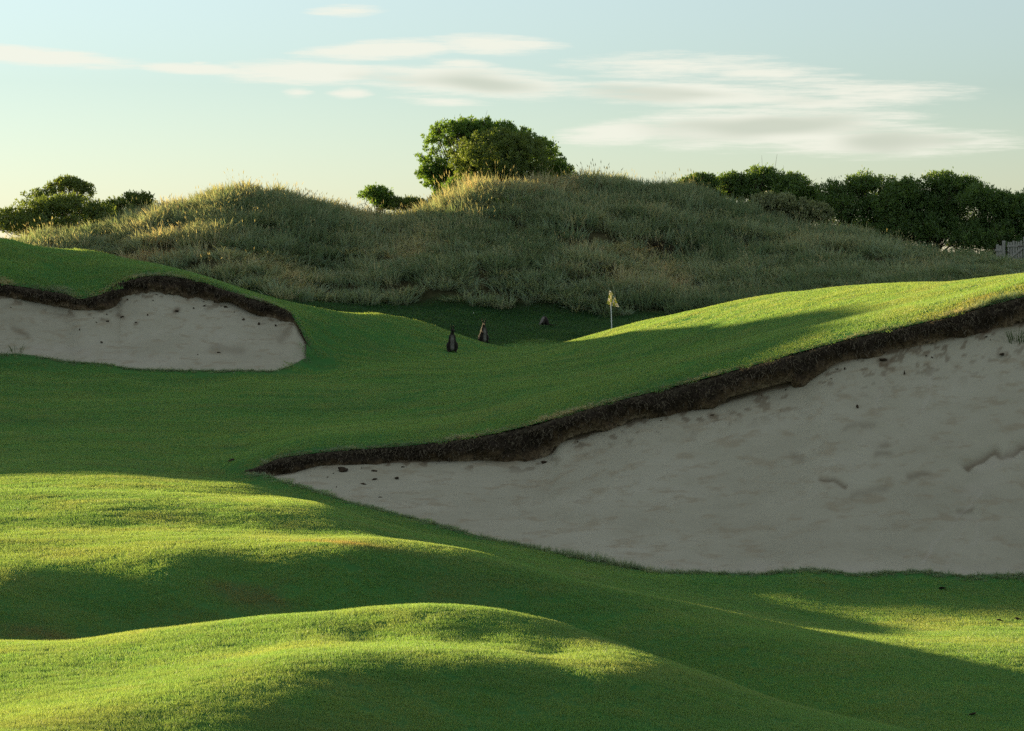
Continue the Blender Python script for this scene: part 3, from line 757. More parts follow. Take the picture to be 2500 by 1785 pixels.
th_ = np.clip(th_ * 1.15, .25, 1.35) * np.interp(tu, [-100, 50, 400], [.5, .8, 1])
th_ *= np.interp(tu, [2100, 2350, 2430, 2600], [1, .6, .38, .38])
pick = rng.integers(0, 8, nn)
low = rng.random(nn) < .18; pick[low] = rng.integers(8, 11, low.sum())
stk = (rng.random(nn) < 0.035 + 0.05 * (tint > .6)); pick[stk] = rng.integers(11, 14, stk.sum())
tint[stk] = np.clip(rng.normal(.62, .1, stk.sum()), 0, 1)
rot = np.stack([rng.normal(0, .16, nn), rng.normal(0.06, .16, nn), rng.uniform(0, 6.28, nn)], 1)
wd = rng.uniform(.9, 1.7, nn)
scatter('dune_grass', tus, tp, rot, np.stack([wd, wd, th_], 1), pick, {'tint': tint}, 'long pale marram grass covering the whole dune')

# ragged longer blades where turf meets sand, and a few strands on the flat in front of the dune
fr = [tussock(380 + k, 16, .25, .3, 1.0, .35, .03) for k in range(4)]
fu = np.concatenate([rng.uniform(600, 2700, 900), rng.uniform(-200, 756, 420)])
fd_ = np.concatenate([F2_d(fu[:900]) * (1 - np.abs(rng.normal(0, .0035, 900))), F1_d(fu[900:]) * (1 - np.abs(rng.normal(0, .002, 420)))])
bump_ = np.exp(-((fu - 1470) / 130) ** 2) * (fd_ < 40)
fsz = np.where(fd_ < 40, 0.055 + 0.11 * bump_, 0.085) * rng.uniform(.5, 1.3, len(fu))
fxy = np.where(fd_ < 40, .24, .35)
lu = np.concatenate([rng.uniform(640, 2700, 1300), rng.uniform(-200, 756, 1000)])
ld_ = np.concatenate([L2_d(lu[:1300]) + np.abs(rng.normal(0.05, .12, 1300)), L1_d(lu[1300:]) + np.abs(rng.normal(.1, .25, 1000))])
lsz = np.where(ld_ < 50, .05, .085) * rng.uniform(.6, 1.5, len(lu)) * (1 + 1.2 * np.exp(-((lu - 2420) / 160) ** 2) * (ld_ < 50) + 1.6 * np.exp(-((lu - 735) / 35) ** 2) * (ld_ > 50))
au = np.concatenate([fu, lu]); ad = np.concatenate([fd_, ld_]); asz = np.concatenate([np.where((fu > 690) & (fd_ > 50), .02, fsz), lsz * np.clip(.6 + 1.8 * vnoise(lu / 70, lu * 0, 18), .15, 1.4)]); axy = np.concatenate([fxy, np.where(ld_ < 50, .24, .35)])
ap = ground(au, ad); na = len(au)
at_ = np.clip(np.concatenate([.25 + rng.normal(0, .12, len(fu)), .45 + .9 * vnoise(lu / 90, lu * 0, 8) + rng.normal(0, .15, len(lu))]), 0, .85)
scatter('edge_grass', fr, ap, np.stack([rng.normal(0, .2, na), rng.normal(0, .2, na), rng.uniform(0, 6.28, na)], 1), np.stack([axy, axy, asz], 1), rng.integers(0, 4, na), {'tint': at_},
        'ragged longer grass along the edges of both bunkers')

# ------------------------------------------------------------------ shrubs and trees
def foliage(name, stops, trans, amount=0.35, gloss=0.03):
    m = Mat(name)
    c = m.ramp(m.noise(2.6, 3, 0.6), stops)
    c = m.mix(m.maprange(m.attr('leaf'), 0, 1, 0, .6), c, m.mix(1.0, c, (1.5, 1.35, 1.1), 'MULTIPLY'))
    return m.leafy(c, m.mix(1.0, c, trans, 'MULTIPLY'), amount, gloss)
M_LEAF = {
    'bright': foliage('leaf_bright_green', [(0.3, (0.062, 0.130, 0.034)), (0.7, (0.110, 0.195, 0.048))], (2.2, 2.0, .8), .42),
    'mid': foliage('leaf_mid_green', [(0.3, (0.070, 0.120, 0.036)), (0.7, (0.115, 0.170, 0.054))], (2.2, 1.9, .8), .36),
    'dark': foliage('leaf_dark_green', [(0.3, (0.052, 0.108, 0.036)), (0.7, (0.090, 0.160, 0.052))], (2.4, 2.1, .8), .34),
    'pale': foliage('leaf_pale_green', [(0.3, (0.14, 0.18, 0.10)), (0.7, (0.21, 0.25, 0.15))], (1.6, 1.5, .8), .3)}
mk = Mat('bark')
M_BARK = mk.bsdf(mk.ramp(mk.noise(9, 4, .6), [(0.3, (0.045, 0.036, 0.028)), (0.7, (0.13, 0.105, 0.08))]), .95, .05)
def tubes(paths, radii, sides=5):
    V_, F_ = [], []; o = 0
    ang = np.linspace(0, 2 * np.pi, sides, endpoint=False)
    for pth, rd in zip(paths, radii):
        pth = np.asarray(pth, float); n = len(pth)
        tg = np.gradient(pth, axis=0); tg /= np.linalg.norm(tg, axis=1)[:, None] + 1e-9
        ref = np.array([0.3, 1, 0.2]); s1 = np.cross(tg, ref); s1 /= np.linalg.norm(s1, axis=1)[:, None] + 1e-9; s2 = np.cross(tg, s1)
        ring = pth[:, None] + (np.cos(ang)[None, :, None] * s1[:, None] + np.sin(ang)[None, :, None] * s2[:, None]) * np.asarray(rd)[:, None, None]
        V_.append(ring.reshape(-1, 3))
        i, j = np.meshgrid(np.arange(n - 1), np.arange(sides), indexing='ij')
        a = i * sides + j; b = i * sides + (j + 1) % sides
        F_.append((np.stack([a, b, b + sides, a + sides], -1).reshape(-1, 4)) + o); o += n * sides
    return np.concatenate(V_), np.concatenate(F_)
def shrub(name, label, cat, d, base_uv, lobes, leafmat, seed, puffs=60, puff_r=.32, leaves=9000, leaf=(.16, .055), airy=0.0, branches=26, deep=.8, trunk_r=.07, group=None, up_bias=.5, sparse=(), n_sparse=0):
    """lobes: (u, v, half width px, half height px) of the crown as the photo shows it, at distance d"""
    r = np.random.default_rng(seed)
    k = d / F; puffs = int(puffs * 1.7); leaves = int(leaves * 1.55)
    bu, bv = base_uv
    gz = float(EYE - ground_h(bu, d))
    bz = min(gz, float(EYE - d * (bv - VH) / F))
    bx = d * (bu - CX) / F
    root = link(name, None, label=label, cat=cat, group=group, loc=(bx, d, bz))
    L = np.array([[(u - CX) * k - bx, 0, (EYE - (v - VH) * k) - bz, ru * k, ru * k * deep, rv * k] for u, v, ru, rv in lobes])
    wts = (L[:, 3] * L[:, 5]) ** .8; wts = wts / wts.sum()
    which = r.choice(len(L), puffs, p=wts)
    dr = r.normal(size=(puffs, 3)); dr[:, 2] += up_bias; dr /= np.linalg.norm(dr, axis=1)[:, None]
    dr[:, 2] = np.where(dr[:, 2] < -.35, -dr[:, 2], dr[:, 2])
    rad = np.where(r.random(puffs) < .66, r.uniform(.85, 1.02, puffs), r.uniform(.15, .85, puffs))
    shrink = np.maximum(1 - .75 * puff_r / L[which, 3:6], .35)
    pc = L[which, :3] + dr * rad[:, None] * L[which, 3:6] * shrink
    pr = puff_r * r.uniform(.45, 1.35, puffs)
    # sprigs that break the outline, and loosely leaved parts
    ns = int(puffs * 1.1); ws = r.choice(len(L), ns, p=wts)
    ds_ = r.normal(size=(ns, 3)); ds_[:, 2] += .6; ds_ /= np.linalg.norm(ds_, axis=1)[:, None]; ds_[:, 2] = np.abs(ds_[:, 2])
    pc = np.concatenate([pc, L[ws, :3] + ds_ * L[ws, 3:6] * r.uniform(.9, 1.1, ns)[:, None]])
    pr = np.concatenate([pr, r.uniform(.07, .16, ns)])
    for (u, v, ru, rv) in sparse:
        q_ = r.normal(size=(n_sparse, 3)); q_ *= (r.random(n_sparse) ** (1 / 3) / np.linalg.norm(q_, axis=1))[:, None]
        pc = np.concatenate([pc, np.array([(u - CX) * k - bx, 0, (EYE - (v - VH) * k) - bz]) + q_ * np.array([ru * k, ru * k * .8, rv * k])])
        pr = np.concatenate([pr, r.uniform(.08, .2, n_sparse)])
    puffs = len(pc)
    tone = r.random(puffs)
    nl = leaves
    pi = r.choice(puffs, nl, p=pr ** 1.7 / (pr ** 1.7).sum())
    ld = r.normal(size=(nl, 3)); ld[:, 2] += .35; ld /= np.linalg.norm(ld, axis=1)[:, None]
    lr = np.where(r.random(nl) < .7, r.uniform(.7, 1.1, nl), r.uniform(.1, .7, nl)); lr = np.where((r.random(nl) < .10) & (ld[:, 2] > .1), r.uniform(1.1, 1.6, nl), lr)
    c = pc[pi] + ld * (pr[pi] * lr)[:, None]
    ax = ld + np.array([0, 0, .55]) + r.normal(size=(nl, 3)) * .45; ax /= np.linalg.norm(ax, axis=1)[:, None]
    sd = np.cross(ax, r.normal(size=(nl, 3))); sd /= np.linalg.norm(sd, axis=1)[:, None] + 1e-9
    ln = leaf[0] * r.uniform(.6, 1.3, nl)[:, None]; lw = leaf[1] * r.uniform(.7, 1.3, nl)[:, None]
    Vv = np.stack([c - ax * ln * .5, c + sd * lw * .5, c + ax * ln * .5, c - sd * lw * .5], 1).reshape(-1, 3)
    Ff = np.arange(nl * 4).reshape(-1, 4)
    tn_ = np.repeat(np.clip(tone[pi] * .7 + r.uniform(0, .3, nl), 0, 1), 4)
    link('crown', mesh_from('crown', Vv, Ff, M_LEAF[leafmat], False, {'leaf': tn_}), parent=root)
    # trunk and limbs
    paths, radii = [], []
    fork = np.array([0, 0, max(.15, .18 * L[:, 2].max())])
    paths.append(np.stack([np.array([0, 0, -.3]), np.array([.02, 0, fork[2] * .5]), fork])); radii.append([trunk_r * 1.25, trunk_r, trunk_r * .85])
    sel = r.choice(puffs, min(branches, puffs), replace=False)
    for s in sel:
        e = pc[s]; m1 = fork + (e - fork) * .4 + np.array([0, 0, .12 * np.linalg.norm(e - fork)]) * r.uniform(-.6, 1) + r.normal(size=3) * .06
        m2 = fork + (e - fork) * .72 + r.normal(size=3) * .06
        q = trunk_r * r.uniform(.35, .6)
        paths.append(np.stack([fork * r.uniform(.4, 1), m1, m2, e])); radii.append([q, q * .65, q * .4, q * .15])
        for _ in range(2):
            e2 = e + r.normal(size=3) * puff_r * .9
            paths.append(np.stack([m2, (m2 + e2) / 2 + r.normal(size=3) * .04, e2])); radii.append([q * .35, q * .22, q * .1])
    Vt, Ft = tubes(paths, radii)
    link('trunk', mesh_from('trunk', Vt, Ft, M_BARK, True), parent=root)
    return root
SH = 'shrubs along the dune skyline'
shrub('coastal_tree', 'tall leafy coastal tree on the dune crest with an open airy left side', 'tree', 121, (1120, 500),
      [(1118, 338, 82, 42), (1150, 322, 50, 32), (1060, 430, 36, 22), (1190, 338, 64, 46), (1212, 332, 50, 34), (1245, 358, 84, 46), (1300, 392, 78, 54), (1356, 438, 50, 44), (1170, 395, 70, 60)], 'bright', 1, 190, .25, 34000, (.155, .055), branches=150, trunk_r=.09,
      sparse=[(1070, 390, 50, 66), (1085, 440, 56, 40), (1060, 425, 52, 38)], n_sparse=75)
shrub('round_shrub', 'dense round dome shaped shrub in front of the tall crest tree', 'shrub', 118.5, (1225, 490), [(1225, 404, 124, 82), (1230, 440, 120, 50)], 'mid', 2, 300, .21, 32000, (.12, .048), branches=16)
shrub('low_bush', 'small yellow-green bush at the left foot of the crest tree', 'bush', 117.5, (1100, 500), [(1120, 462, 40, 22), (1080, 492, 34, 18)], 'bright', 3, 46, .2, 4200, (.14, .05), branches=12, trunk_r=.04)
shrub('small_tree', 'small round-headed tree in the dip left of the crest tree', 'tree', 120, (925, 540), [(918, 484, 42, 26), (935, 500, 30, 22)], 'bright', 4, 46, .24, 3600, (.16, .055), branches=24, trunk_r=.05)
shrub('low_bush', 'low dark bush in the dip between the two dune humps', 'bush', 120, (990, 540), [(965, 505, 34, 20), (1005, 502, 38, 17)], 'mid', 5, 40, .24, 4000, (.15, .05), branches=12, trunk_r=.04)
shrub('broad_shrub', 'broad flat-topped shrub at the far left with sunlit crown edge', 'shrub', 119, (120, 600), [(30, 545, 80, 34), (95, 524, 70, 42), (165, 516, 74, 40), (235, 535, 56, 40), (140, 558, 150, 34), (60, 560, 100, 30)], 'mid', 6, 290, .28, 17000, (.15, .055), branches=60, trunk_r=.08)
shrub('umbrella_tree', 'small umbrella-crowned tree rising above the broad shrub at left', 'tree', 126, (165, 590), [(165, 448, 34, 14), (190, 458, 26, 15)], 'mid', 7, 26, .18, 3300, (.16, .06), branches=60, trunk_r=.07, up_bias=.6,
      sparse=[(170, 454, 54, 24), (93, 476, 34, 14), (208, 466, 24, 18), (140, 462, 34, 16)], n_sparse=34)
shrub('low_bush', 'dark bush beside the right end of the broad shrub at left', 'bush', 121, (290, 590), [(285, 516, 42, 28), (262, 540, 50, 30), (300, 545, 50, 26)], 'mid', 8, 60, .26, 5200, (.15, .055), branches=20, trunk_r=.05)
shrub('low_bush', 'upright dark bush next to the left dune hump', 'bush', 122, (345, 585), [(345, 495, 32, 22), (318, 490, 22, 18), (345, 522, 42, 26)], 'mid', 9, 56, .24, 4800, (.15, .055), branches=18, trunk_r=.05)
HG = 'trees of the dark thicket'
shrub('thicket_tree', 'leftmost small tree of the dark thicket on the right skyline', 'tree', 122, (1710, 560), [(1705, 455, 52, 28), (1640, 465, 30, 10), (1720, 485, 44, 28)], 'dark', 10, 66, .28, 8370, (.15, .053), branches=30, group=HG)
shrub('thicket_tree', 'thicket tree behind the pale shrub on the right skyline', 'tree', 123, (1850, 580), [(1785, 456, 46, 32), (1855, 446, 56, 36), (1930, 458, 46, 34), (1800, 480, 50, 36), (1900, 480, 110, 46), (1960, 520, 90, 60)], 'dark', 11, 190, .34, 25650, (.15, .053), branches=40, trunk_r=.1, group=HG)
shrub('thicket_tree', 'thicket tree with a humped crown right of the pale shrub', 'tree', 121, (2110, 620), [(2035, 474, 42, 30), (2115, 462, 56, 38), (2185, 480, 40, 34), (2060, 530, 100, 60), (2140, 510, 95, 76), (2110, 580, 140, 60), (2190, 560, 80, 60)], 'dark', 12, 270, .34, 27000, (.15, .053), branches=40, trunk_r=.1, group=HG)
shrub('thicket_tree', 'thicket tree with a sky gap between its limbs near the gate', 'tree', 119, (2280, 640), [(2215, 470, 42, 32), (2295, 458, 56, 38), (2360, 474, 46, 40), (2210, 520, 80, 70), (2330, 510, 80, 76), (2300, 580, 140, 66), (2200, 590, 100, 60), (2270, 530, 60, 60)], 'dark', 13, 300, .33, 35100, (.15, .053), branches=46, trunk_r=.1, group=HG)
shrub('thicket_tree', 'rightmost thicket tree above the weathered gate', 'tree', 117, (2450, 650), [(2400, 500, 60, 46), (2450, 530, 70, 60), (2520, 570, 100, 100), (2420, 600, 110, 60), (2500, 630, 100, 40)], 'dark', 14, 300, .33, 37800, (.15, .053), branches=40, trunk_r=.1, group=HG)
shrub('pale_shrub', 'pale grey-green rounded shrub in front of the dark thicket', 'shrub', 117, (1920, 590), [(1890, 512, 66, 38), (1870, 505, 36, 30), (1965, 525, 60, 34), (2000, 535, 40, 34), (1900, 545, 90, 30)], 'pale', 15, 130, .25, 12500, (.15, .055), branches=20, group=SH)

# ------------------------------------------------------------------ placing things
def on_ground(u, v, d0, d1, n=900):
    """first distance between d0 and d1 where the ground shows at photo row v in column u"""
    ds = np.linspace(d0, d1, n); pv = VH + ground_h(np.full(n, float(u)), ds) * F / ds
    k = np.argmax(pv <= v) if (pv <= v).any() else n - 1
    return float(ds[k])
def gpoint(u, d): return Vector(ground(np.array([float(u)]), np.array([float(d)]))[0])

# ------------------------------------------------------------------ wallabies
def ell(bm, c, r, rot=(0, 0, 0), seg=16):
    m = Matrix.Translation(c) @ Euler(rot).to_matrix().to_4x4() @ Matrix.Diagonal((*r, 1))
    bmesh.ops.create_uvsphere(bm, u_segments=seg, v_segments=seg // 2 + 2, radius=1.0, matrix=m)
def cap(bm, a, b, ra, rb, n=9):
    a, b = Vector(a), Vector(b)
    for i in range(n):
        t = i / (n - 1); r_ = ra + (rb - ra) * t
        bmesh.ops.create_uvsphere(bm, u_segments=10, v_segments=7, radius=r_, matrix=Matrix.Translation(a.lerp(b, t)))
def fused(name, bm, mat, voxel=.011):
    """one continuous skin over overlapping masses"""
    me = bpy.data.meshes.new('tmp'); bm.to_mesh(me); bm.free()
    o = bpy.data.objects.new('tmp', me); C.objects.link(o)
    md = o.modifiers.new('r', 'REMESH'); md.mode = 'VOXEL'; md.voxel_size = voxel; md.use_smooth_shade = True
    sm = o.modifiers.new('s', 'SMOOTH'); sm.factor = .5; sm.iterations = 3
    bpy.context.view_layer.update()
    ev = o.evaluated_get(bpy.context.evaluated_depsgraph_get())
    out = bpy.data.meshes.new_from_object(ev); out.name = name
    bpy.data.objects.remove(o); bpy.data.meshes.remove(me)
    out.materials.clear(); out.materials.append(mat)
    return out
mw = Mat('wallaby_fur')
oc = mw.objco()
sx = mw.n('ShaderNodeSeparateXYZ'); mw.l(oc, sx.inputs[0])
front = mw.maprange(sx.outputs[1], -.02, -.10)
furn = mw.noise(26, 3, .6, oc)
furc = mw.ramp(furn, [(0.3, (0.008, 0.007, 0.006)), (0.7, (0.024, 0.019, 0.015))])
mid_x = mw.maprange(mw.math('ABSOLUTE', sx.outputs[0]), .03, .075, 1.0, 0.0)
belly = mw.math('MULTIPLY', mw.math('MULTIPLY', front, mid_x), mw.maprange(sx.outputs[2], .56, .40))
furc = mw.mix(mw.math('MULTIPLY', belly, .8), furc, (0.19, 0.178, 0.16))
face = mw.maprange(sx.outputs[2], .56, .62)
furc = mw.mix(mw.math('MULTIPLY', face, .55), furc, (0.022, 0.018, 0.015))
M_FUR = mw.bsdf(furc, .85, .2, bump=mw.noise(120, 2, .6, oc), bump_s=.6, bump_d=.01)
shw = M_FUR.node_tree.nodes
for n_ in shw:
    if n_.type == 'BSDF_PRINCIPLED':
        n_.inputs['Sheen Weight'].default_value = .15; n_.inputs['Sheen Roughness'].default_value = .35; n_.inputs['Sheen Tint'].default_value = (1, .86, .66, 1)
def upright_wallaby(turn_head, tail_dx):
    bm = bmesh.new()
    for s in (-1, 1):
        ell(bm, (s * .095, .01, .165), (.078, .135, .15), (.25, 0, s * .12))      # thigh
        ell(bm, (s * .105, -.03, .10), (.05, .11, .07), (0.2, 0, 0))
        cap(bm, (s * .11, .10, .075), (s * .10, .0, .035), .04, .03)                # hock
        cap(bm, (s * .10, .04, .03), (s * .108, -.20, .022), .032, .02)             # long foot
        ell(bm, (s * .055, -.035, .44), (.045, .055, .075))                         # shoulder
        cap(bm, (s * .078, -.05, .43), (s * .082, -.105, .345), .028, .02)          # upper arm
        cap(bm, (s * .082, -.105, .345), (s * .045, -.155, .30), .02, .014)         # forearm
        ell(bm, (s * .036, -.165, .288), (.014, .016, .024))                        # paw
    ell(bm, (0, .02, .22), (.134, .135, .18)); ell(bm, (0, .0, .34), (.112, .11, .16)); ell(bm, (0, -.01, .44), (.085, .085, .12)); ell(bm, (0, -.01, .12), (.12, .12, .10))
    cap(bm, (0, -.005, .46), (.004, -.025, .61), .078, .045)
    ct, st = math.cos(turn_head), math.sin(turn_head)
    hx, hy, hz = .006, -.045, .635
    ell(bm, (hx, hy, hz), (.043, .055, .046), (0, 0, turn_head))
    for q, rr_, dz in ((.035, .034, -.006), (.06, .027, -.014), (.085, .022, -.02), (.1, .017, -.022)):
        ell(bm, (hx + st * q, hy - ct * q, hz + dz), (rr_, rr_, rr_ * .95))
    for s in (-1, 1):
        ex, ey = hx + s * .030 * ct, hy + .018 + s * .03 * st
        for i in range(6):
            t = i / 5
            ell(bm, (ex + s * .034 * t * ct, ey + .01 * t, hz + .035 + .105 * t), (.021 * (1 - .6 * t * t) + .004, .014, .02), (0, s * .25, turn_head), 10)
    pts = [(0, .12, .11), (tail_dx * .25, .22, .06), (tail_dx * .6, .33, .035), (tail_dx, .42, .028), (tail_dx * 1.35, .50, .022)]
    rad = [.06, .045, .034, .027, .016]
    for i in range(4): cap(bm, pts[i], pts[i + 1], rad[i], rad[i + 1])
    return bm
def eyes_nose(root, turn_head):
    ct, st = math.cos(turn_head), math.sin(turn_head); hx, hy, hz = .006, -.045, .635
    bm = bmesh.new(); ell(bm, (hx + st * .112, hy - ct * .112, hz - .016), (.010, .009, .008), (0, 0, turn_head), 10)
    me = bpy.data.meshes.new('nose'); bm.to_mesh(me); bm.free(); me.materials.append(M_BLACK); link('nose', me, parent=root)
    for s in (-1, 1):
        bm = bmesh.new(); ell(bm, (hx + s * .036 * ct + st * .035, hy + s * .036 * st - ct * .035, hz + .012), (.009, .009, .009), (0, 0, 0), 10)
        me = bpy.data.meshes.new('eye'); bm.to_mesh(me); bm.free(); me.materials.append(M_BLACK); link('eye', me, parent=root)
mblk = Mat('wet_black'); M_BLACK = mblk.bsdf((.01, .009, .008), .25, .5)
def place_wallaby(bm, label, u, v, d0, d1, turn, size, heads=None, d=None, lift=0.0):
    d = d or on_ground(u, v, d0, d1)
    g = gpoint(u, d)
    root = link('wallaby', None, label=label, cat='wallaby', group='wallabies on the golf course', loc=g + Vector((0, 0, lift)))
    root.rotation_euler = (0, 0, turn); root.scale = (size,) * 3
    link('body', fused('body', bm, M_FUR), parent=root)
    if heads is not None: eyes_nose(root, heads)
    return root
place_wallaby(upright_wallaby(.75, -.22), 'dark wallaby sitting upright on the near slope, facing the camera', 1104, 860, 62, 78, .05, 1.03, .75)
place_wallaby(upright_wallaby(-.25, .16), 'wallaby standing upright behind the slope with a sunlit left rim', 1180, 832, 78, 82, .55, 1.02, -.25, d=80.3)
def grazing_wallaby():
    bm = bmesh.new()
    ell(bm, (0, .06, .24), (.135, .20, .165), (-.35, 0, 0)); ell(bm, (0, -.10, .24), (.095, .14, .11), (.3, 0, 0))
    for s in (-1, 1):
        ell(bm, (s * .10, .08, .16), (.06, .13, .13)); cap(bm, (s * .115, .14, .07), (s * .11, .03, .03), .035, .03); cap(bm, (s * .11, .06, .028), (s * .115, -.16, .02), .03, .02)
        cap(bm, (s * .06, -.17, .2), (s * .07, -.20, .10), .03, .022); cap(bm, (s * .07, -.20, .10), (s * .07, -.24, .025), .022, .016)
    cap(bm, (0, -.18, .23), (-.03, -.29, .17), .06, .045)
    ell(bm, (-.035, -.32, .145), (.04, .055, .045), (.5, 0, 0)); cap(bm, (-.037, -.34, .13), (-.04, -.40, .07), .03, .018)
    for s in (-1, 1):
        for i in range(5):
            t = i / 4; ell(bm, (-.035 + s * (.028 + .012 * t), -.295 + .02 * t, .18 + .075 * t), (.015 * (1 - .6 * t), .011, .017), (0, s * .2, 0), 10)
    pts = [(0, .22, .12), (.12, .33, .06), (.28, .38, .035), (.42, .36, .07)]; rad = [.055, .04, .028, .014]
    for i in range(3): cap(bm, pts[i], pts[i + 1], rad[i], rad[i + 1])
    return bm
place_wallaby(grazing_wallaby(), 'dark hunched wallaby grazing on the shaded flat at the foot of the dune', 1328, 797, 86, 97, -.35, .95)

# ------------------------------------------------------------------ flagstick
mp_ = Mat('pole_white'); M_POLE = mp_.bsdf((.78, .78, .74), .45, .4)
FD = 83.5
pg = gpoint(1495, FD)
top = P(1490.3, 711.5, FD)
flagstick = link('flagstick', None, label='thin white flagstick with a yellow and white checked flag on the green', cat='flagstick', loc=pg)
axis = top - pg
ts = np.linspace(-.03, 1, 9)
Vp, Fp = tubes([[np.array(axis) * t for t in ts]], [np.interp(ts, [0, 1], [.021, .015])], 12)
link('pole', mesh_from('pole', Vp, Fp, M_POLE, True), parent=flagstick)
bm = bmesh.new(); ell(bm, (0, 0, 0), (.022, .022, .022), seg=12)
me = bpy.data.meshes.new('pole_knob'); bm.to_mesh(me); bm.free(); me.materials.append(M_POLE)
kn = link('pole_knob', me, parent=flagstick, loc=axis)
bm = bmesh.new()
bmesh.ops.create_cone(bm, cap_ends=True, segments=20, radius1=.054, radius2=.054, depth=.02)
me = bpy.data.meshes.new('cup_rim'); bm.to_mesh(me); bm.free(); me.materials.append(M_POLE)
link('cup_rim', me, parent=flagstick, loc=(0, 0, .0))
ml = Mat('flag_cloth')
uvn = ml.n('ShaderNodeAttribute', attribute_name='chk')
chkf = uvn.outputs['Fac']
mark = ml.attr('mark')
fcol = ml.mix(chkf, (0.82, 0.82, 0.76), (0.52, 0.56, 0.16))
fcol = ml.mix(mark, fcol, (0.18, 0.13, 0.10))
M_FLAG = ml.leafy(fcol, ml.mix(1.0, fcol, (.95, .9, .7), 'MULTIPLY'), .5)
def Z(px, py): return (1440 + px / 10.15, 690 + py / 10.15)
c00, c10, c01, c11 = Z(498, 235), Z(560, 232), Z(418, 525), Z(725, 592)
nu, nv = 33, 33
Vg, chk, mk_ = [], [], []
for j in range(nv):
    for i in range(nu):
        a, b = i / (nu - 1), j / (nv - 1)
        sag = 7.5 * math.sin(math.pi * a * .9) * b * (1 - .3 * a) + (3.0 * a * a * b)
        uu_ = (c00[0] * (1 - a) + c10[0] * a) * (1 - b) + (c01[0] * (1 - a) + c11[0] * a) * b
        vv_ = (c00[1] * (1 - a) + c10[1] * a) * (1 - b) + (c01[1] * (1 - a) + c11[1] * a) * b + sag * .35
        dep = FD - .05 - .025 * math.sin(a * 8.0 + b * 1.2) * (.35 + .65 * b) - .06 * a * (1 - b)
        p_ = P(uu_, vv_, dep) - pg
        Vg.append(p_)
Vg = np.array(Vg)
fq = grid_faces(nv, nu)
# each square of the check gets its own vertices so that the print has crisp edges
fi_, fj_ = (fq[:, 0] % nu) + .5, (fq[:, 0] // nu) + .5
ca, cb = (fi_ / (nu - 1) * 4).astype(int), (fj_ / (nv - 1) * 4).astype(int)
odd = (ca + cb) % 2
la, lb = fi_ / (nu - 1) * 4 - ca, fj_ / (nv - 1) * 4 - cb
mrk = (((np.abs(la - .5 + (lb - .5) * .35) < .09) & (np.abs(lb - .5) < .3)) & (odd == 0) & (cb >= 1) & (ca >= 1)).astype(float) * .75
Vs = Vg[fq].reshape(-1, 3); Fs = np.arange(len(Vs)).reshape(-1, 4)
fl = link('flag', mesh_from('flag', Vs, Fs, M_FLAG, False, {'chk': np.repeat(odd, 4), 'mark': np.repeat(mrk, 4)}), parent=flagstick)
fl['label'] = 'square flag of yellow-green and white checks hanging limp'
sd_ = fl.modifiers.new('thickness', 'SOLIDIFY'); sd_.thickness = .002

# ------------------------------------------------------------------ gate and fence at the end of the thicket
mwd = Mat('weathered_wood')
wc = mwd.objco()
wn_ = mwd.noise(3, 5, .65, wc, (6, 6, .6))
M_WOOD = mwd.bsdf(mwd.ramp(wn_, [(0.25, (0.20, 0.20, 0.185)), (0.6, (0.36, 0.355, 0.325)), (0.8, (0.46, 0.45, 0.41))]), .9, .1, bump=wn_, bump_s=.5, bump_d=.01)
M_METAL = Mat('rusty_iron').bsdf((.05, .035, .025), .7, .3)
def box_mesh(name, lo, hi, mat, bev=.006):
    bm = bmesh.new()
    c = [(a + b) / 2 for a, b in zip(lo, hi)]; s = [b - a for a, b in zip(lo, hi)]
    bmesh.ops.create_cube(bm, size=1.0, matrix=Matrix.Translation(c) @ Matrix.Diagonal((*s, 1)))
    bmesh.ops.bevel(bm, geom=bm.edges[:], offset=bev, segments=1, affect='EDGES')
    me = bpy.data.meshes.new(name); bm.to_mesh(me); bm.free(); me.materials.append(mat)
    return me
GD = 101.0
gz_ = float(EYE - ground_h(2470.0, GD)) + .08
gx_ = GD * (2460 - CX) / F
gate = link('wooden_gate', None, label='weathered grey board gate at the right end of the dune', cat='gate', loc=(gx_, GD, gz_))
gate.rotation_euler = (0, 0, math.radians(-32))
gr = random.Random(4)
xg = 0.0
for k in range(6):
    w_b = gr.uniform(.075, .095); hgt = 1.02 + gr.uniform(-.03, .04)
    link('board', box_mesh('board', (xg, 0, -.12), (xg + w_b, .022, hgt), M_WOOD), parent=gate)
    xg += w_b + gr.uniform(.022, .034)
link('rail', box_mesh('rail', (-.02, -.035, .78), (xg + .02, -.003, .87), M_WOOD), parent=gate)
link('rail', box_mesh('rail', (-.02, -.035, .12), (xg + .02, -.003, .21), M_WOOD), parent=gate)
br = link('brace', box_mesh('brace', (0, -.036, -.04), (math.hypot(xg, .5), -.004, .04), M_WOOD), parent=gate, loc=(.02, -.002, .26))
br.rotation_euler = (0, -math.atan2(.5, xg), 0)
link('hinge', box_mesh('hinge', (xg - .22, -.045, .80), (xg + .03, -.0365, .84), M_METAL, .003), parent=gate)
link('latch', box_mesh('latch', (-.05, -.05, .55), (.08, -.037, .59), M_METAL, .003), parent=gate)
gp = link('gate_post', None, label='stout weathered post that the board gate hangs from', cat='post', loc=(gx_ + math.cos(math.radians(-32)) * (xg + .10), GD + math.sin(math.radians(-32)) * (xg + .10), gz_))
link('shaft', box_mesh('shaft', (-.07, -.07, -.3), (.07, .07, 1.16), M_WOOD, .012), parent=gp)
link('post_cap', box_mesh('post_cap', (-.085, -.085, 1.1605), (.085, .085, 1.20), M_WOOD, .008), parent=gp)
fen = link('board_fence', None, label='shaded grey board fence running left from the gate under the trees', cat='fence', loc=(gx_ - .1, GD + .15, gz_))
fen.rotation_euler = (0, 0, math.radians(140))
xf = .12
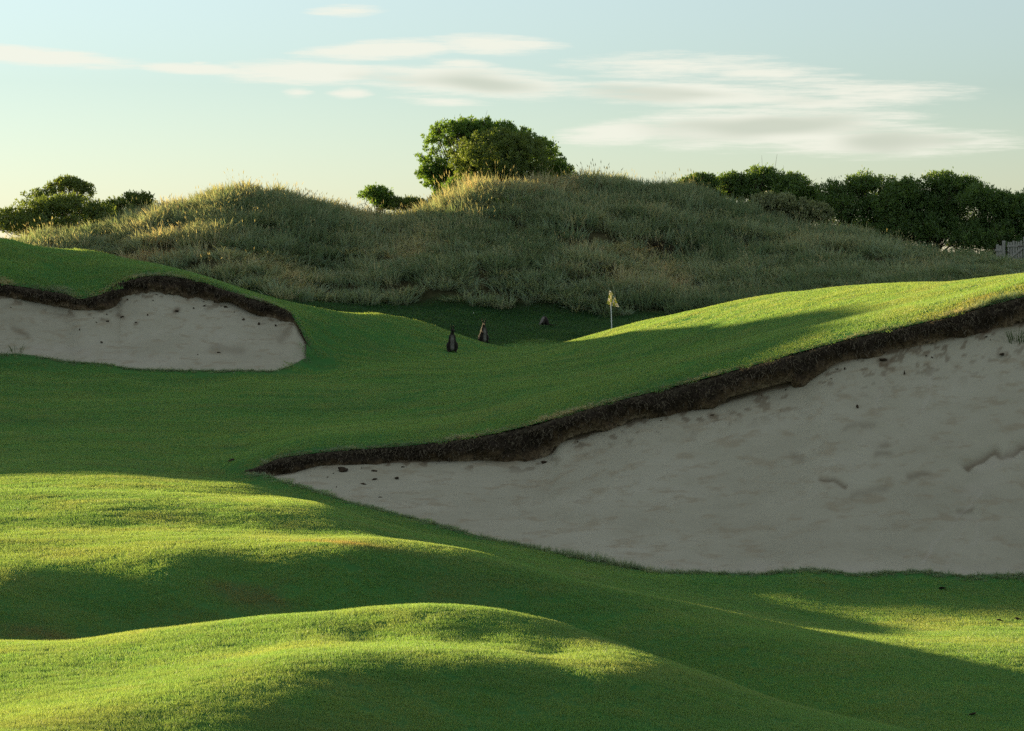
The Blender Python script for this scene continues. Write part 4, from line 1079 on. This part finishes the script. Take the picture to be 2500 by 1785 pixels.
link('post', box_mesh('post', (-.02, -.05, -.3), (.09, .05, 1.05), M_WOOD, .01), parent=fen)
for k in range(2):
    w_b = gr.uniform(.10, .13)
    link('board', box_mesh('board', (xf, 0, -.15), (xf + w_b, .02, .88 + gr.uniform(-.05, .04)), M_WOOD), parent=fen)
    xf += w_b + gr.uniform(.012, .05)
link('rail', box_mesh('rail', (.1, .023, .62), (xf, .055, .70), M_WOOD), parent=fen)

# ------------------------------------------------------------------ small things
mc = Mat('soil_clod')
M_CLOD = mc.bsdf(mc.ramp(mc.noise(14, 4, .65), [(0.3, (0.020, 0.016, 0.012)), (0.7, (0.070, 0.052, 0.034))]), 1.0, .05)
def clod_mesh(seed, r=.1, flat=.6):
    rr_ = np.random.default_rng(seed)
    bm = bmesh.new(); bmesh.ops.create_icosphere(bm, subdivisions=3, radius=1.0)
    off = rr_.uniform(0, 50)
    for v in bm.verts:
        k = 1 + .75 * float(fbm(np.array([v.co.x * 1.6 + off]), np.array([v.co.y * 1.6 + v.co.z * 1.3]), 3, 9)[0])
        v.co = Vector((v.co.x * r * k * 1.25, v.co.y * r * k, v.co.z * r * k * flat))
    me = bpy.data.meshes.new('clod'); bm.to_mesh(me); bm.free(); me.materials.append(M_CLOD)
    for p_ in me.polygons: p_.use_smooth = True
    return me
def sand_point(u, v, Fd, Ld, Lb, power):
    """point of the bunker sand that shows at (u, v)"""
    t = np.linspace(0, 1, 400); us = np.full(400, float(u)); fd, ld = float(Fd(u)), float(Ld(u))
    D = fd + (ld + .03 - fd) * t; hf = float(ground_h(u, fd)) + .035; hb = (float(Lb(u)) - VH) * ld / F
    H = hf + (hb - hf) * t ** power; pv = VH + H * F / D
    k = int(np.argmin(np.abs(pv - v)))
    return Vector((D[k] * (u - CX) / F, D[k], EYE - H[k]))
S2 = (F2_d, L2_d, L2_b, 1.55); S1 = (F1_d, L1_d, L1_b, 1.35)
CL = 'turf clods fallen onto the bunker sand'
for k, (u, v, S, r_, lab) in enumerate([
        (1327, 1130, S2, .085, 'largest dark clod below the deep notch in the right bunker edge'), (838, 1150, S2, .15, 'big dark turf lump slumped at the left end of the right bunker edge'),
        (914, 1152, S2, .075, 'dark clod on the sand just right of the slumped turf lump'), (915, 1172, S2, .07, 'lower of two dark clods right of the slumped turf lump'),
        (968, 1168, S2, .06, 'small clod between the slumped lump and the long soil lip'), (886, 1183, S2, .06, 'clod lying low on the sand near the grassy bunker front'),
        (1118, 1122, S2, .075, 'clod resting under the straight stretch of the right soil lip'), (2157, 880, S2, .085, 'flat brown clod high on the right bunker face'),
        (2446, 866, S2, .065, 'flat clod near the grass tuft at the top right of the sand'), (1740, 1016, S2, .06, 'flat clod below the middle of the right soil lip'), (928, 1215, S2, .04, 'tiny clod on the sand close to the grass edge of the right bunker'),
        (248, 836, S1, .065, 'round dark lump alone on the floor of the left bunker'), (432, 760, S1, .085, 'dark clod near the top of the left bunker sand'), (262, 785, S1, .075, 'jagged clod under the hanging turf lobe of the left bunker'),
        (298, 774, S1, .08, 'clod right of the hanging turf lobe of the left bunker'), (332, 788, S1, .06, 'small clod halfway up the left bunker sand'), (52, 860, S1, .05, 'small dark clod beside the grass shoots in the left bunker')]):
    p_ = sand_point(u, v, *S)
    o = link('turf_clod', clod_mesh(500 + k, r_ * .5, .5), label=lab, cat='clod', group=CL, loc=p_ + Vector((0, 0, r_ * .1)))
    o.rotation_euler = (.25, 0, k * 1.3)
# crumbs too small to tell apart
crumbs = [clod_mesh(560 + k, 1.0, .6) for k in range(3)]
cpos, csz = [], []
for _ in range(70):
    left = rng.random() < .4
    S = S1 if left else S2
    u = rng.uniform(-150, 740) if left else rng.uniform(690, 2600)
    vb = float(S[2](u)); v = vb + abs(rng.normal(0, 26)) + 3 if rng.random() < .8 else vb + rng.uniform(0, 260)
    if v > (float(F1_v(u)) if left else float(F2_v(u))) - 6: continue
    cpos.append(sand_point(u, v, *S)); csz.append(rng.uniform(.006, .02) * (1.5 if left else 1.0))
cpos = np.array(cpos); csz = np.array(csz)
scatter('soil_crumbs', crumbs, cpos, rng.uniform(0, 3, (len(cpos), 3)), np.stack([csz * 1.8, csz, csz * .7], 1), rng.integers(0, 3, len(cpos)), {'tint': csz}, 'dark crumbs of soil scattered over the bunker sand')
# dead leaves and bits of turf lying on the grass
for k, (u, v, lab) in enumerate([(2485, 1516, 'curled dark leaf on the grass at the right edge'), (2440, 1519, 'thin brown leaf just left of the curled dark leaf'), (2300, 1441, 'dark bit of turf on the grass below the right bunker'),
                                 (2375, 1750, 'dark leaf lying on the grass in the bottom right corner'), (565, 1127, 'dark twig left of the bunker tip on the fairway')]):
    d = on_ground(u, v, 13, 34 if v > 1200 else 45); g = gpoint(u, d)
    o = link('dead_leaf', clod_mesh(590 + k, .0012 * d, .35), label=lab, cat='leaf', group='dead leaves lying on the turf', loc=g + Vector((0, 0, .02))); o.rotation_euler = (.2, .3, k)
# grass tufts growing in the sand
def tuft(label, p_, h, nb, wid, seed, tint_mat, name='grass_tuft', spread=.3, group='grass tufts in the bunkers', cat='grass tuft'):
    r = np.random.default_rng(seed)
    Vv, Ff, al = arch_blades(r, nb, spread, .4 * h, h, .55 * h, wid)
    return link(name, mesh_from(name, Vv, Ff, tint_mat, False, {'along': al}), label=label, cat=cat, group=group, loc=p_)
mt2 = Mat('tuft_green'); M_TG = mt2.leafy(mt2.mix(mt2.attr('along'), (.05, .085, .035), (.11, .16, .07)), (.15, .2, .06), .35)
mt3 = Mat('tuft_gold'); M_GO = mt3.leafy(mt3.mix(mt3.attr('along'), (.22, .15, .07), (.46, .33, .18)), (.55, .38, .18), .4)
mt4 = Mat('tuft_brown'); M_BR = mt4.leafy(mt4.mix(mt4.attr('along'), (.030, .026, .018), (.085, .07, .048)), (.06, .045, .02), .25)
mt5 = Mat('weed_green'); M_WE = mt5.leafy(mt5.mix(mt5.attr('along'), (.06, .11, .03), (.13, .22, .05)), (.2, .3, .06), .4)
tuft('spiky green grass tuft growing high on the right bunker sand', sand_point(2486, 826, *S2), .26, 60, .012, 1, M_TG)
tuft('sparse grass shoots standing in the front of the left bunker', sand_point(44, 858, *S1), .34, 12, .016, 2, M_TG)
tuft('thin shoots left of the taller shoots in the left bunker', sand_point(28, 858, *S1), .22, 6, .014, 3, M_TG, spread=.02)
DT = 'tussocks that stand out on the dune'
def dune_tuft(u, v, h, nb, seed, mat, label, spread=.9):
    d = on_ground(u, v, 96, 122); return tuft(label, gpoint(u, d) + Vector((0, -.15, .05)), h, nb, .03, seed, mat, 'tussock', spread, DT, 'tussock')
dune_tuft(1400, 472, .85, 160, 11, M_GO, 'golden orange tussock on the crest right of the round shrub')
dune_tuft(975, 535, .95, 150, 12, M_GO, 'reddish gold tussock on the saddle left of the crest tree')
dune_tuft(1585, 605, .75, 190, 13, M_BR, 'dark brown matted tussock right of centre on the dune', 1.3)
dune_tuft(1610, 622, .6, 130, 14, M_BR, 'smaller dark brown tussock just below the matted one', 1.1)
dune_tuft(1415, 690, .75, 150, 15, M_BR, 'dark clump low on the dune above the dark flat', 1.0)
dune_tuft(1290, 635, .6, 110, 16, M_BR, 'narrow dark clump in the middle of the dune', .7)
dune_tuft(1480, 665, .65, 120, 17, M_BR, 'dark clump on the dune straight above the flag', .8)
dune_tuft(1880, 672, .45, 170, 18, M_WE, 'bright green weed patch low on the right dune', 1.6)
dune_tuft(1250, 500, .5, 160, 19, M_WE, 'fresh green weed patch on the dune just below the round shrub', 1.8)
dune_tuft(2045, 640, .6, 90, 20, M_GO, 'small rust coloured tussock on the right shoulder of the dune', .6)
dune_tuft(1250, 545, .55, 110, 21, M_BR, 'dark hollow tussock beneath the lit crest grass', 1.0)
# a ball in the shaded grass
bm = bmesh.new(); bmesh.ops.create_icosphere(bm, subdivisions=3, radius=.0214)
me = bpy.data.meshes.new('golf_ball'); bm.to_mesh(me); bm.free(); me.materials.append(M_POLE)
link('golf_ball', me, label='tiny white ball in the shaded grass above the rim-lit wallaby', cat='ball', loc=gpoint(1156, on_ground(1156, 768, 88, 98)) + Vector((0, 0, .055)))
